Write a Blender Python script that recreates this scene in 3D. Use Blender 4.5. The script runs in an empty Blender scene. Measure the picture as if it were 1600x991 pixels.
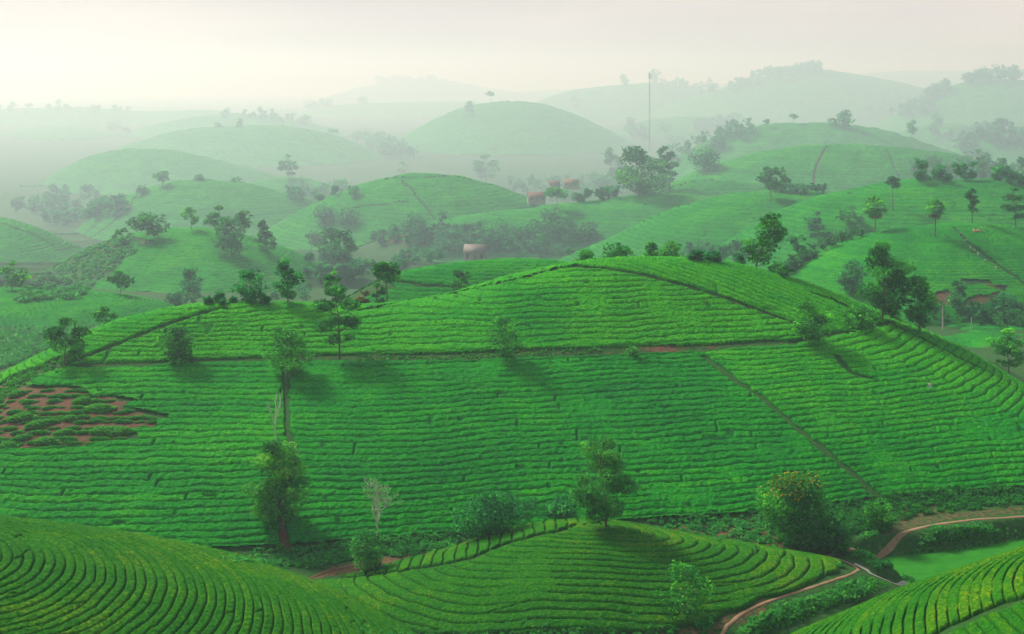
import bpy, math
import numpy as np
from math import radians, sin, cos, pi

# ------------------------------------------------------------------ camera, light, sky
C = bpy.context.scene
HCAM, FPX, VH = 75.0, 2200.0, 120.0          # eye height, focal length in photo pixels, horizon row
cam_d = bpy.data.cameras.new('camera'); cam = bpy.data.objects.new('camera', cam_d)
C.collection.objects.link(cam); C.camera = cam
cam_d.sensor_width = 36; cam_d.lens = 36 * FPX / 1600
cam_d.shift_y = -(495.5 - VH) / 1600
cam_d.clip_start = 1; cam_d.clip_end = 45000
cam.location = (0, 0, HCAM); cam.rotation_euler = (radians(90), 0, 0)

SUN_AZ, SUN_EL = -47.0, 43.0                  # degrees from +Y (clockwise), elevation
sd = bpy.data.lights.new('sun', 'SUN'); so = bpy.data.objects.new('sun', sd)
C.collection.objects.link(so)
sd.energy = 4.6; sd.angle = radians(12.0); sd.color = (1.0, 0.90, 0.75)
so.rotation_euler = (radians(90 - SUN_EL), 0, radians(-SUN_AZ + 180))

W = bpy.data.worlds.new('World'); C.world = W; W.use_nodes = True
nt = W.node_tree; nt.nodes.clear()
o_ = nt.nodes.new('ShaderNodeOutputWorld'); bg = nt.nodes.new('ShaderNodeBackground')
sky = nt.nodes.new('ShaderNodeTexSky'); sky.sky_type = 'NISHITA'; sky.sun_disc = False
sky.sun_elevation = radians(SUN_EL); sky.sun_rotation = radians(SUN_AZ)
sky.air_density = 1.0; sky.dust_density = 3.0; sky.ozone_density = 1.0
# a thin bright overcast deck in front of the clear sky
tc = nt.nodes.new('ShaderNodeTexCoord'); mp = nt.nodes.new('ShaderNodeMapping')
mp.inputs['Scale'].default_value = (2.0, 2.0, 9.0)
nz = nt.nodes.new('ShaderNodeTexNoise'); nz.inputs['Scale'].default_value = 1.6; nz.inputs['Detail'].default_value = 4
cr = nt.nodes.new('ShaderNodeValToRGB')
cr.color_ramp.elements[0].position = 0.3; cr.color_ramp.elements[0].color = (5.5, 5.05, 5.2, 1)
cr.color_ramp.elements[1].position = 0.75; cr.color_ramp.elements[1].color = (8.1, 7.1, 6.8, 1)
mx = nt.nodes.new('ShaderNodeMixRGB')
L = nt.links.new
# the deck is thick low down and thins towards the zenith
sx = nt.nodes.new('ShaderNodeSeparateXYZ'); L(tc.outputs['Generated'], sx.inputs['Vector'])
mr = nt.nodes.new('ShaderNodeMapRange'); L(sx.outputs['Z'], mr.inputs['Value'])
for k_, v_ in (('From Min', 0.08), ('From Max', 0.55), ('To Min', 0.9), ('To Max', 0.22)): mr.inputs[k_].default_value = v_
L(mr.outputs['Result'], mx.inputs['Fac'])
L(tc.outputs['Generated'], mp.inputs['Vector']); L(mp.outputs['Vector'], nz.inputs['Vector'])
L(nz.outputs['Fac'], cr.inputs['Fac']); L(sky.outputs['Color'], mx.inputs['Color1']); L(cr.outputs['Color'], mx.inputs['Color2'])
L(mx.outputs['Color'], bg.inputs['Color']); bg.inputs['Strength'].default_value = 0.115
L(bg.outputs['Background'], o_.inputs['Surface'])

C.view_settings.view_transform = 'Standard'; C.view_settings.look = 'None'
C.view_settings.exposure = 0.08; C.view_settings.gamma = 1.0; C.view_settings.use_curve_mapping = False
C.render.engine = 'CYCLES'
C.cycles.use_denoising = True
C.cycles.max_bounces = 4; C.cycles.diffuse_bounces = 2; C.cycles.volume_bounces = 1
C.cycles.transmission_bounces = 2; C.cycles.transparent_max_bounces = 8
C.cycles.use_adaptive_sampling = True; C.cycles.adaptive_threshold = 0.02

# ------------------------------------------------------------------ numpy noise
_tab = np.random.RandomState(7).rand(256, 256)
def vnoise(x, y, scale, seed=0):
    x = np.asarray(x, float) / scale + seed * 17.31; y = np.asarray(y, float) / scale + seed * 9.77
    xi = np.floor(x).astype(np.int64); yi = np.floor(y).astype(np.int64)
    fx = x - xi; fy = y - yi; fx = fx * fx * (3 - 2 * fx); fy = fy * fy * (3 - 2 * fy)
    a = _tab[xi & 255, yi & 255]; b = _tab[(xi + 1) & 255, yi & 255]
    c = _tab[xi & 255, (yi + 1) & 255]; d = _tab[(xi + 1) & 255, (yi + 1) & 255]
    return (a * (1 - fx) + b * fx) * (1 - fy) + (c * (1 - fx) + d * fx) * fy - 0.5
def hash1(i, seed=0):
    return _tab[(np.asarray(i, np.int64) * 31 + seed * 7) & 255, (np.asarray(i, np.int64) * 17 + seed * 13 + 5) & 255]
def smooth01(t):
    t = np.clip(t, 0, 1); return t * t * (3 - 2 * t)

# ------------------------------------------------------------------ hills
UG = np.arange(-900, 2500, 5.0)
def curve(pts, sig=14.0):
    """smooth table over the azimuth (in photo pixels) of a polyline, ends carried on"""
    p = np.array(pts, float); u, v = p[:, 0], p[:, 1]
    s0 = (v[1] - v[0]) / (u[1] - u[0]); s1 = (v[-1] - v[-2]) / (u[-1] - u[-2])
    t = np.interp(UG, u, v)
    t = np.where(UG < u[0], v[0] + (UG - u[0]) * s0, t); t = np.where(UG > u[-1], v[-1] + (UG - u[-1]) * s1, t)
    if sig > 0:
        k = np.exp(-0.5 * (np.arange(-12, 13) * 5 / sig) ** 2); k /= k.sum()
        tp = np.pad(t, 12, mode='reflect', reflect_type='odd'); t = np.convolve(tp, k, 'valid')
    return t
def herm(t, L_, z0, m0, z1, m1):
    t2 = t * t; t3 = t2 * t
    return (2*t3 - 3*t2 + 1) * z0 + (t3 - 2*t2 + t) * L_ * m0 + (-2*t3 + 3*t2) * z1 + (t3 - t2) * L_ * m1

class Ridge:
    """a rounded hill whose skyline, distance, front and back run are given"""
    def __init__(s, name, sil, D, Lf, Lb, zb, space=1.8, sig=14, und=0.5, hedge=0.75, rough=0.35, base_steep=0.9):
        s.name, s.space, s.und, s.hedge, s.rough, s.bs = name, space, und, hedge, rough, base_steep
        s.u0, s.u1 = sil[0][0], sil[-1][0]
        s.vs = curve(sil, sig)
        s.D = curve(D, 40) if isinstance(D, list) else np.full_like(UG, float(D))
        s.zc = HCAM - (s.vs - VH) / FPX * s.D
        s.zb = zb
        h = s.zc - zb; s.hm = h.max()
        s.e = np.sqrt(np.clip(h / s.hm, 0.04, 1)); s.Lf, s.Lb = Lf, Lb
        # arc length down the middle as a function of height, so that rows keep an even spacing
        i = int(np.argmax(np.where((UG > s.u0) & (UG < s.u1), s.zc, -1e9)))
        d = np.linspace(s.D[i] - Lf, s.D[i] * 1.0, 300); z = s._z(np.full_like(d, UG[i]), d)
        arc = np.concatenate([[0], np.cumsum(np.hypot(np.diff(d), np.diff(z)))])
        zz = np.maximum.accumulate(z)
        keep = np.concatenate([[True], np.diff(zz) > 1e-4]); s.zt, s.at = zz[keep], arc[keep]
    def _z(s, u, d):
        D = np.interp(u, UG, s.D); zc = np.interp(u, UG, s.zc); e = np.interp(u, UG, s.e)
        lf, lb = s.Lf * e, s.Lb * e
        mc = -(HCAM - zc) / D
        t = (d - D + lf) / lf
        zf = herm(np.clip(t, 0, 1), lf, s.zb, s.bs * np.maximum(zc - s.zb, 0) / lf, zc, mc)
        zf = np.where(t < 0, s.zb + (t * lf) * 0.5, zf)
        tb = np.clip((d - D) / lb, 0, 1)
        zk = herm(tb, lb, zc, mc, s.zb - 6, -0.15) - np.maximum(d - D - lb, 0) * 0.15
        return np.where(d < D, zf, zk)
    def z(s, x, y):
        u = 800 + FPX * x / y
        e = np.interp(u, UG, s.e)
        return s._z(u, y) + s.und * vnoise(x, y, 22, 3) * e
    def phase(s, x, y, z):
        return np.interp(z, s.zt, s.at) / s.space
    def drange(s, u):
        D = np.interp(u, UG, s.D); e = np.interp(u, UG, s.e)
        return D - s.Lf * e * 0.97, D + s.Lb * e * 0.55

class Dome:
    """a round topped hill with rows ringing its top"""
    def __init__(s, name, x0, y0, zt, k, ax, ay, rot, p=2.0, R=40, space=1.2, hedge=0.7, und=0.4, rough=0.2):
        s.name, s.x0, s.y0, s.zt, s.k, s.ax, s.ay, s.p, s.R = name, x0, y0, zt, k, ax, ay, p, R
        s.c, s.s_ = cos(rot), sin(rot); s.space, s.hedge, s.und, s.rough = space, hedge, und, rough
    def r(s, x, y):
        dx, dy = x - s.x0, y - s.y0
        return np.hypot((dx * s.c + dy * s.s_) / s.ax, (-dx * s.s_ + dy * s.c) / s.ay)
    def z(s, x, y):
        r = s.r(x, y)
        z = s.zt - s.k * r ** s.p
        return z + s.und * vnoise(x, y, 16, 4)
    def phase(s, x, y, z):
        return s.r(x, y) / s.space

class MainHill:
    """the big hill: base contour, terrace track and crest are its guide curves"""
    name, space, hedge, und, rough = 'main', 1.8, 0.62, 0.7, 0.30
    def __init__(s):
        vb = curve([(-300,880),(0,872),(300,868),(450,862),(600,850),(800,835),(1000,820),(1150,812),(1300,795),(1400,782),(1600,768),(1900,755)], 40)
        s.zb = np.full_like(UG, 2.0); s.Db = (HCAM - 2.0) * FPX / (vb - VH)
        vp = curve([(-200,715),(-100,650),(0,603),(60,582),(110,572),(200,571),(300,568),(400,566),(560,563),(700,562),(850,556),(1000,551),(1100,547),(1200,540),(1300,542),(1400,562),(1500,604),(1600,658),(1700,720)], 25)
        s.Dp = curve([(-200,250),(-100,262),(0,272),(100,273),(200,273.6),(400,276),(700,279),(1000,286),(1200,293),(1300,296),(1400,294),(1500,286),(1600,274),(1700,262)], 30)
        s.zp = HCAM - (vp - VH) / FPX * s.Dp; s.vp = vp
        vc = curve([(-200,700),(-100,637),(0,587),(80,547),(141,519),(181,504),(252,486),(300,480),(360,475),(500,475),(560,478),(620,473),(700,460),(800,432),(900,411),(980,404),(1060,403),(1150,413),(1250,440),(1330,470),(1400,500),(1450,521),(1520,556),(1600,606),(1700,672)], 14)
        s.vs = vc
        s.D = curve([(-200,258),(-100,270),(0,282),(100,287),(200,293),(360,300),(600,312),(1000,326),(1200,331),(1330,329),(1400,325),(1500,313),(1600,298),(1700,285)], 30)
        s.zc = HCAM - (vc - VH) / FPX * s.D
        s.u0, s.u1 = -260, 1760
    def z(s, x, y):
        u = 800 + FPX * x / y; d = y
        f = lambda t: np.interp(u, UG, t)
        Db, zb, Dp, zp, D, zc = f(s.Db), f(s.zb), f(s.Dp), f(s.zp), f(s.D), f(s.zc)
        mc = -(HCAM - zc) / D
        s1 = (zp - zb) / (Dp - Db); s2 = (zc - zp) / (D - Dp)
        mp_ = np.where(s1 * s2 > 0, 2 * s1 * s2 / (s1 + s2 + 1e-9), 0.0)
        a = herm(np.clip((d - Db) / (Dp - Db), 0, 1), Dp - Db, zb, s1 * 1.25, zp, mp_)
        b = herm(np.clip((d - Dp) / (D - Dp), 0, 1), D - Dp, zp, mp_, zc, mc)
        tb = np.clip((d - D) / 55, 0, 1)
        k = herm(tb, 55, zc, mc, np.minimum(zb, zc - 10), -0.2) - np.maximum(d - D - 55, 0) * 0.2
        z = np.where(d < Db, zb + (d - Db) * 0.5, np.where(d < Dp, a, np.where(d < D, b, k)))
        return z + 0.7 * vnoise(x, y, 20, 3) * smooth01((d - Db) / 8)
    def phase(s, x, y, z):
        u = 800 + FPX * x / y
        low = (z - 2) / 17.0 * 29
        kk = np.interp(u, [100, 500, 900, 1300], [1.45, 1.35, 1.02, 1.05])
        zp = np.interp(u, UG, s.zp)
        up = (zp - 2) / 17.0 * 29 + (z - zp) * kk * 1.08
        return np.where((z > zp) & (y > np.interp(u, UG, s.Dp)), up, low)
    def drange(s, u):
        return np.interp(u, UG, s.Db) + 1.0, np.interp(u, UG, s.D) + 22

def far(D):
    return min(D * (1 + max(D - 330, 0) / 240), 16000)
def valley(y):
    return np.interp(y, [300, 340, 400, 500, 650, 971, 1250, 1779, 2122, 2800, 3634, 5079, 7500, 17000], [1.5, -3, -7, -16, -33, -67, -95, -146, -164, -190, -204, -212, -214, -210])
# name, skyline in photo columns/rows, distance, front run, back run, base level
R_ = Ridge
hills = {}
def add(h): hills[h.name] = h; return h
main = add(MainHill())
nearL = add(Dome('near_left', -56.3, 128.8, 30.1, .0062, 1, 1, 0, 2, space=.92, hedge=0.5))
nearR = add(Dome('near_right', 68.9, 130.7, 28.2, .0078, 1, 1, 0, 2, space=1.05, hedge=0.52))
mid = add(Dome('near_middle', 12.0, 201, 10.6, .0118, 1.55, 1, 0, 2, space=1.35, hedge=0.55, und=0.3))
# bring the three near domes' skylines onto the photographed ones
def fit_dome(h, sil, dlo, dhi):
    tgt = curve(sil, 14); d = np.linspace(dlo, dhi, 300)[None, :]
    x = (UG[:, None] - 800) / FPX * d
    v = VH + FPX * (HCAM - (h.zt - h.k * h.r(x, d) ** h.p)) / d
    i = v.argmin(1); dd = d[0][i]
    h.D = dd; h.vs = tgt
    c = (v.min(1) - tgt) * dd / FPX
    c = np.where((UG < sil[0][0]) , np.interp(sil[0][0], UG, c), c); c = np.where(UG > sil[-1][0], np.interp(sil[-1][0], UG, c), c)
    h.cor = c; base = h.z
    h.z = lambda x, y: base(x, y) + np.interp(800 + FPX * x / y, UG, h.cor)
    h.u0, h.u1 = sil[0][0], sil[-1][0]
fit_dome(nearL, [(-260,835),(-150,815),(0,812),(100,823),(200,838),(300,857),(400,880),(450,899),(520,926),(600,966),(680,1015),(760,1075)], 110, 200)
fit_dome(nearR, [(1120,1055),(1180,1024),(1250,991),(1340,950),(1400,924),(1450,907),(1500,892),(1550,877),(1600,862),(1700,842),(1800,838)], 110, 200)
fit_dome(mid, [(380,930),(480,906),(540,897),(600,885),(700,862),(780,836),(850,819),(910,815),(960,817),(1050,832),(1130,846),(1220,862),(1300,876),(1360,895),(1450,935)], 175, 230)
def dome_range(h, front, back):
    def f(u):
        D = np.interp(u, UG, h.D); return D - front, D + back
    return f
nearL.drange = dome_range(nearL, 52, 22); nearR.drange = dome_range(nearR, 52, 20); mid.drange = dome_range(mid, 36, 14)

for a in [
 ('rear_knoll', [(470,505),(540,468),(600,437),(640,424),(700,412),(760,408),(820,406),(880,410),(960,425),(1040,450)], 372, 40, 45, 8, 1.9),
 ('right_low', [(1330,600),(1400,560),(1450,530),(1520,517),(1600,521),(1700,530),(1850,545)], 395, 45, 40, 0, 2.0),
 ('left_low', [(-300,470),(-100,455),(0,452),(130,455),(190,461),(250,472),(330,500),(420,545)], 425, 55, 60, 0, 2.0),
 ('right_palm', [(1120,470),(1180,432),(1250,405),(1330,375),(1400,358),(1470,350),(1530,351),(1600,360),(1720,392),(1850,430)], 435, 75, 60, 2, 2.2),
 ('right_broad', [(1060,425),(1110,395),(1150,370),(1200,340),(1240,322),(1290,304),(1380,287),(1460,282),(1550,282),(1600,288),(1720,305),(1900,350)], 520, 95, 80, 0, 2.3),
 ('slope_centre', [(820,440),(870,408),(950,375),(1050,328),(1110,310),(1180,301),(1230,299),(1300,303),(1400,330)], 575, 95, 70, 0, 2.4),
 ('left_rough', [(-80,500),(30,452),(90,414),(150,385),(200,368),(260,359),(330,359),(400,372),(470,396),(520,428),(580,475)], 530, 100, 70, 0, 2.3),
 ('field_centre', [(500,425),(560,385),(640,362),(700,342),(800,329),(900,319),(1000,306),(1070,303),(1130,312),(1220,345)], 655, 90, 60, 0, 2.6),
 ('crest_centre', [(330,440),(400,372),(440,347),(480,326),(520,306),(560,291),(620,275),(660,272),(720,278),(790,297),(850,320),(920,352),(1000,400)], 700, 110, 80, 0, 2.5),
 ('left_mid', [(-260,360),(-100,340),(0,341),(50,354),(100,376),(150,400),(200,430)], 640, 80, 60, 2, 2.5),
 ('left_dome', [(60,440),(100,380),(130,352),(165,325),(210,302),(260,287),(310,281),(380,288),(430,299),(490,312),(540,335),(600,370)], 760, 100, 80, 2, 2.6),
 ('left_bump', [(330,330),(380,290),(420,280),(470,279),(530,291),(580,312),(640,340)], 880, 80, 60, 2, 2.8),
 ('right_far_broad', [(980,330),(1060,282),(1120,256),(1200,236),(1290,227),(1400,230),(1500,245),(1560,262),(1640,290),(1750,330)], 760, 120, 90, 2, 2.8),
 ('right_strip', [(960,330),(1010,300),(1060,284),(1120,280),(1200,290),(1280,310)], 700, 60, 50, 0, 2.5),
 ('pale_left', [(30,320),(80,275),(130,247),(200,233),(280,237),(350,254),(420,272),(480,292),(560,320)], 980, 130, 100, 4, 3.0),
 ('pale_long', [(130,260),(200,226),(280,204),(380,197),(450,198),(520,211),(580,234),(640,266),(720,310)], 1150, 160, 110, 4, 3.0),
 ('pale_edge', [(-300,230),(-50,213),(0,208),(60,202),(120,202),(170,206),(230,222),(320,250)], 1350, 150, 110, 4, 3.2),
 ('pale_big', [(580,250),(620,220),(680,186),(730,166),(790,158),(850,163),(910,184),(970,214),(1020,243),(1080,280)], 1230, 170, 120, 4, 3.0),
 ('right_tree_hill', [(1020,265),(1090,228),(1150,205),(1200,195),(1290,193),(1380,203),(1440,222),(1520,250),(1600,290)], 940, 120, 90, 4, 3.0),
 ('lone_tree_hill', [(1340,235),(1400,208),(1440,197),(1490,193),(1550,202),(1620,225),(1700,250)], 1180, 110, 80, 6, 3.0),
 ('edge_tree_hill', [(1480,240),(1540,212),(1590,200),(1650,190),(1750,200)], 1050, 100, 80, 6, 3.0),
 ('centre_pale', [(900,235),(960,205),(1010,188),(1080,183),(1150,188),(1220,200),(1300,225)], 1350, 110, 90, 8, 3.0),
 ('far_left_ridge', [(-400,190),(-150,178),(0,172),(120,168),(230,176),(330,172),(400,182),(520,205)], 1500, 150, 120, 8, 3.4),
 ('far_left_knoll', [(180,215),(240,196),(300,184),(370,178),(430,182),(500,196),(580,220)], 1330, 140, 110, 8, 3.4),
 ('far_back_left', [(350,220),(430,190),(480,170),(550,163),(640,161),(720,160),(800,166),(900,195)], 1650, 180, 140, 8, 3.4),
 ('far_centre', [(780,190),(830,163),(870,147),(920,138),(1020,130),(1100,140),(1200,158),(1300,185)], 1600, 200, 140, 8, 3.4),
 ('far_wooded_left', [(420,195),(500,158),(560,136),(620,130),(690,124),(750,136),(850,152),(980,185)], 2200, 250, 180, 8, 4),
 ('far_wooded_right', [(980,195),(1060,160),(1130,138),(1200,118),(1280,108),(1330,116),(1400,128),(1480,148),(1600,180)], 1520, 200, 150, 8, 4),
 ('far_right_crown', [(1330,215),(1400,180),(1440,155),(1500,130),(1560,124),(1620,128),(1750,150),(1900,190)], 1330, 170, 130, 8, 3.4),
 ('far_ridge', [(-600,185),(-100,183),(100,178),(300,176),(450,168),(700,150),(900,140),(1150,132),(1400,112),(1600,112),(2200,120)], 2900, 400, 300, 10, 5),
 ]:
    D_ = far(a[2]); k_ = D_ / a[2]
    h = add(Ridge(a[0], a[1], D_, a[3] * k_, a[4] * k_, valley(D_ - a[3] * k_ * 0.6) - 1.0 + (4 if a[2] > 1300 else 0), space=a[6] if a[2] < 440 else min(D_ * .0056, 10), hedge=0.8 if a[2] < 440 else min(D_ * .0012, 2.6), und=0.6 + D_ * 0.0014))

def inpoly(px, py, poly):
    P = np.array(poly, float); r = np.zeros(np.shape(px), bool); j = len(P) - 1
    for i in range(len(P)):
        xi, yi, xj, yj = P[i, 0], P[i, 1], P[j, 0], P[j, 1]
        if yi != yj:
            c = ((yi > py) != (yj > py)) & (px < (xj - xi) * (py - yi) / (yj - yi) + xi); r ^= c
        j = i
    return r
def dpoly(x, y, P, closed=False):
    """distance in metres to a polyline in plan"""
    P = np.array(P, float); best = np.full(np.shape(x), 1e9)
    n = len(P); rng_ = range(n if closed else n - 1)
    for i in rng_:
        a = P[i]; b = P[(i + 1) % n]; ab = b - a; l2 = (ab ** 2).sum() + 1e-9
        t = np.clip(((x - a[0]) * ab[0] + (y - a[1]) * ab[1]) / l2, 0, 1)
        best = np.minimum(best, np.hypot(x - a[0] - t * ab[0], y - a[1] - t * ab[1]))
    return best
def flat(u, v, z):
    d = (HCAM - z) * FPX / (v - VH); return ((u - 800) / FPX * d, d)

paddy_a = [flat(u, v, -1.2) for u, v in [(1345,880),(1400,869),(1470,862),(1540,852),(1620,838),(1750,815),(1800,900),(1550,985),(1436,925),(1400,905)]]
paddy_b = [flat(u, v, -1.2) for u, v in [(1195,1000),(1250,972),(1330,940),(1390,924),(1428,921),(1560,990),(1500,1100),(1150,1060)]]
def floor(x, y):
    z = valley(y) + 1.6 * vnoise(x, y, 40, 1) * smooth01((y - 260) / 60) + 0.5 * vnoise(x, y, 9, 2)
    m = (y < 270) & (y > 150) & (x > 20)
    if np.any(m):
        xm, ym = x[m], y[m]; dn = np.full(xm.shape, 1e9)
        for P in (paddy_a, paddy_b):
            ins = inpoly(xm, ym, P); dd = dpoly(xm, ym, P, True); dn = np.minimum(dn, np.where(ins, -dd, dd))
        k = smooth01((dn + 0.3) / 2.6); z = z.copy(); z[m] = -1.2 * (1 - k) + (1.6 + 0.3 * vnoise(xm, ym, 5, 5)) * k
    return z
def ground(x, y):
    x = np.asarray(x, float); y = np.asarray(y, float)
    z = floor(x, y)
    u = 800 + FPX * x / y; y0, y1 = y.min(), y.max()
    for h in hills.values():
        if isinstance(h, Ridge):
            D0 = h.D.min(); D1 = h.D.max()
            if y1 < D0 - h.Lf * 1.2 or y0 > D1 + h.Lb * 1.2: continue
        z = np.maximum(z, h.z(x, y))
    return z
def sight(u, zf, dlo=100, dhi=18500, n=6000):
    d = np.exp(np.linspace(math.log(dlo), math.log(dhi), n)); x = (u - 800) / FPX * d
    z = zf(x, d); return d, VH + FPX * (HCAM - z) / d, z
def hit(u, v, h=None):
    """the first ground point seen at a photo column and row -> x, y, z"""
    if h is None: d, vv, z = sight(u, ground)
    else:
        a, b = h.drange(np.array([float(u)])); d, vv, z = sight(u, h.z, float(a[0]) - 4, float(b[0]) , 900)
    k = np.nonzero(vv <= v)[0]; i = k[0] if len(k) else int(np.argmin(vv))
    return (u - 800) / FPX * d[i], d[i], z[i]
def world_line(pts, h):
    return [hit(u, v, h)[:2] for u, v in pts]

# paths between the tea rows: hill -> (line, half width in metres)
cuts = {
 'main': [([(1235,538),(1262,533),(1330,520),(1372,511),(1398,506)], 1.0), ([(60,588),(100,573),(250,514),(350,484)], .75), ([(560,488),(640,472),(700,463),(800,441),(870,423),(905,417)], .45),
          ([(860,424),(905,420),(960,424),(1010,434),(1060,446),(1120,464),(1180,486),(1240,507)], .8),
          ([(1103,562),(1150,597),(1200,632),(1250,676),(1300,716),(1372,778)], 1.0),
          ([(447,572),(447,620),(450,680),(462,710),(445,760),(440,810),(447,868)], .75),
          ([(1308,560),(1325,580),(1345,592),(1372,597)], .9), ([(1398,512),(1437,530),(1500,563),(1560,592),(1620,628)], .6),
          ([(1270,461),(1300,470),(1335,488)], .7)],
 'near_middle': [([(490,909),(560,905),(640,893),(700,884),(740,875),(780,858),(830,842),(870,835),(900,824)], .8)],
 'near_right': [([(1460,1000),(1530,965),(1570,950),(1620,935)], .9)],
 'crest_centre': [([(600,283),(660,280),(740,284),(860,318)], .9), ([(628,284),(650,310),(680,345)], .9), ([(540,330),(600,322),(660,317)], .9)],
 'left_mid': [([(-20,344),(20,358),(60,372),(95,394),(130,390)], .9)],
 'left_dome': [([(216,305),(200,330),(170,355),(140,374)], 1.2)],
 'right_palm': [([(1490,358),(1510,378),(1550,410),(1600,445),(1650,480)], .9)],
 'right_far_broad': [([(1292,231),(1275,262),(1270,295)], 1.6), ([(1385,235),(1395,262),(1410,290)], .8)],
 'left_low': [([(170,456),(230,468),(270,480)], .6)],
 'pale_long': [([(480,205),(500,225),(560,260)], 1.5)],
 'right_strip': [([(1030,300),(1060,292),(1120,283)], .8)],
 'rear_knoll': [([(620,443),(660,449),(720,452)], .8)],
 'lone_tree_hill': [([(1455,225),(1475,212),(1500,201),(1530,200)], 1.5)],
 'slope_centre': [([(980,362),(1060,325),(1110,308)], .7)],
}
# bare patches: tea left out; (u, v) outlines
soil_patch = [(-60,600),(20,604),(60,607),(105,605),(150,612),(165,622),(200,628),(185,640),(215,645),(245,652),(240,672),(190,674),(196,688),(140,700),(60,702),(-60,706)]
verge_left = [(-60,660),(0,602),(25,588),(80,566),(110,560),(108,574),(85,582),(50,598),(25,610),(-60,690)]
patches = {'main': [soil_patch, verge_left],
           'right_palm': [[(1455,462),(1485,455),(1500,478),(1470,480)], [(1500,440),(1545,438),(1550,446),(1505,448)], [(1515,468),(1560,460),(1562,468),(1530,480),(1500,482)], [(1540,448),(1575,448),(1570,456)]],
           'left_rough': [[(0,480),(30,452),(90,414),(150,385),(190,372),(215,392),(180,420),(140,452),(120,470),(60,500)], [(205,372),(240,378),(220,388)]],
           'rear_knoll': [[(470,480),(540,455),(570,440),(600,440),(618,452),(560,470),(520,480)]],
           'crest_centre': [], 'field_centre': [[(560,372),(640,362),(650,380),(640,420),(540,420)]]}

mid.phase = lambda x, y, z: np.hypot((x - 12.5) / 1.45, (y - 205.5)) / 1.42
def tea_rows(h, x, y, z0, near):
    """hedge height above the ground, row by row"""
    ph = h.phase(x, y, z0)
    ph = ph + (h.rough * 1.5 * vnoise(x, y, 9, 11) + 0.9 * h.rough * vnoise(x, y, 4, 16)) * (1 if near or h.name == 'main' else .6) + 0.16 * vnoise(x, y, 1.8 * max(1, h.space / 2), 12)
    if h.name == 'main':
        u = 800 + FPX * x / y; v = VH + FPX * (HCAM - z0) / y
        # the wedge right of the summit runs slantwise, parallel to its own crest
        wedge = (v < np.interp(u, [860, 905, 960, 1010, 1060, 1120, 1180, 1240, 1300], [424, 420, 424, 434, 446, 464, 486, 507, 520])) & (u > 870) & (u < 1345) & (y > 284)
        q = (0.86 * y + 0.36 * x) / 1.75 + 0.5 * vnoise(x, y, 9, 13)
        ph = np.where(wedge, q, ph)
    if h.name == 'near_middle':
        u = 800 + FPX * x / y; v = VH + FPX * (HCAM - z0) / y
        strip = (v < np.interp(u, [480, 560, 640, 700, 740, 780, 830, 870, 905], [909, 905, 893, 884, 875, 858, 842, 835, 822])) & (u < 915)
        ph = np.where(strip | ((y > np.interp(u, UG, h.D)) & (u < 905)), x / 1.65 + 0.3 * vnoise(x, y, 3, 14), ph)
    row = np.floor(ph); p = ph - row; e = np.abs(2 * p - 1)
    n = 8.0 if near else 6.5
    fill = smooth01((vnoise(x, y, 7, 21) - 0.24) * 7) * 0.7
    gap = e ** n * (1 - fill)
    # short breaks across a row
    s = (np.arctan2(x - h.x0, y - h.y0) * h.r(x, y)) if isinstance(h, Dome) else x
    Lr = 9.0 if near else 13.0
    c = s / Lr + hash1(row, 1) * 7; ci = np.round(c)
    cut = (hash1(row * 3 + ci, 2) > (0.84 if near else 0.88)) * np.clip(1 - np.abs(c - ci) * Lr / 0.32, 0, 1)
    missing = smooth01((vnoise(x, y, 2.6, 31) - 0.40) * 14) * (0.0 if near else 0.6)
    g = np.maximum(np.maximum(gap, cut * 0.9), missing)
    return g, row, e

def build_mesh(name, V, F, mats, attrs=None, smooth=True, matidx=None):
    """V (n,3) float, F (m,4) or (m,3) int -> object data"""
    me = bpy.data.meshes.new(name); V = np.ascontiguousarray(V, np.float32); F = np.ascontiguousarray(F, np.int32)
    k = F.shape[1]
    me.vertices.add(len(V)); me.vertices.foreach_set('co', V.ravel())
    me.loops.add(F.size); me.loops.foreach_set('vertex_index', F.ravel())
    me.polygons.add(len(F)); me.polygons.foreach_set('loop_start', np.arange(0, F.size, k, dtype=np.int32))
    if matidx is not None: me.polygons.foreach_set('material_index', np.ascontiguousarray(matidx, np.int32))
    me.update(calc_edges=True)
    if smooth: me.polygons.foreach_set('use_smooth', np.ones(len(F), bool))
    for m in mats: me.materials.append(m)
    for an, av in (attrs or {}).items():
        a = me.attributes.new(an, 'FLOAT', 'POINT'); a.data.foreach_set('value', np.ascontiguousarray(av, np.float32))
    return me
def link(name, me, parent=None, **props):
    o = bpy.data.objects.new(name, me); C.collection.objects.link(o)
    if parent is not None: o.parent = parent
    for k, v in props.items(): o[k] = v
    return o
def grid_faces(nr, nc):
    i = np.arange(nr - 1)[:, None] * nc + np.arange(nc - 1)[None, :]
    return np.stack([i, i + 1, i + nc + 1, i + nc], -1)

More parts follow.
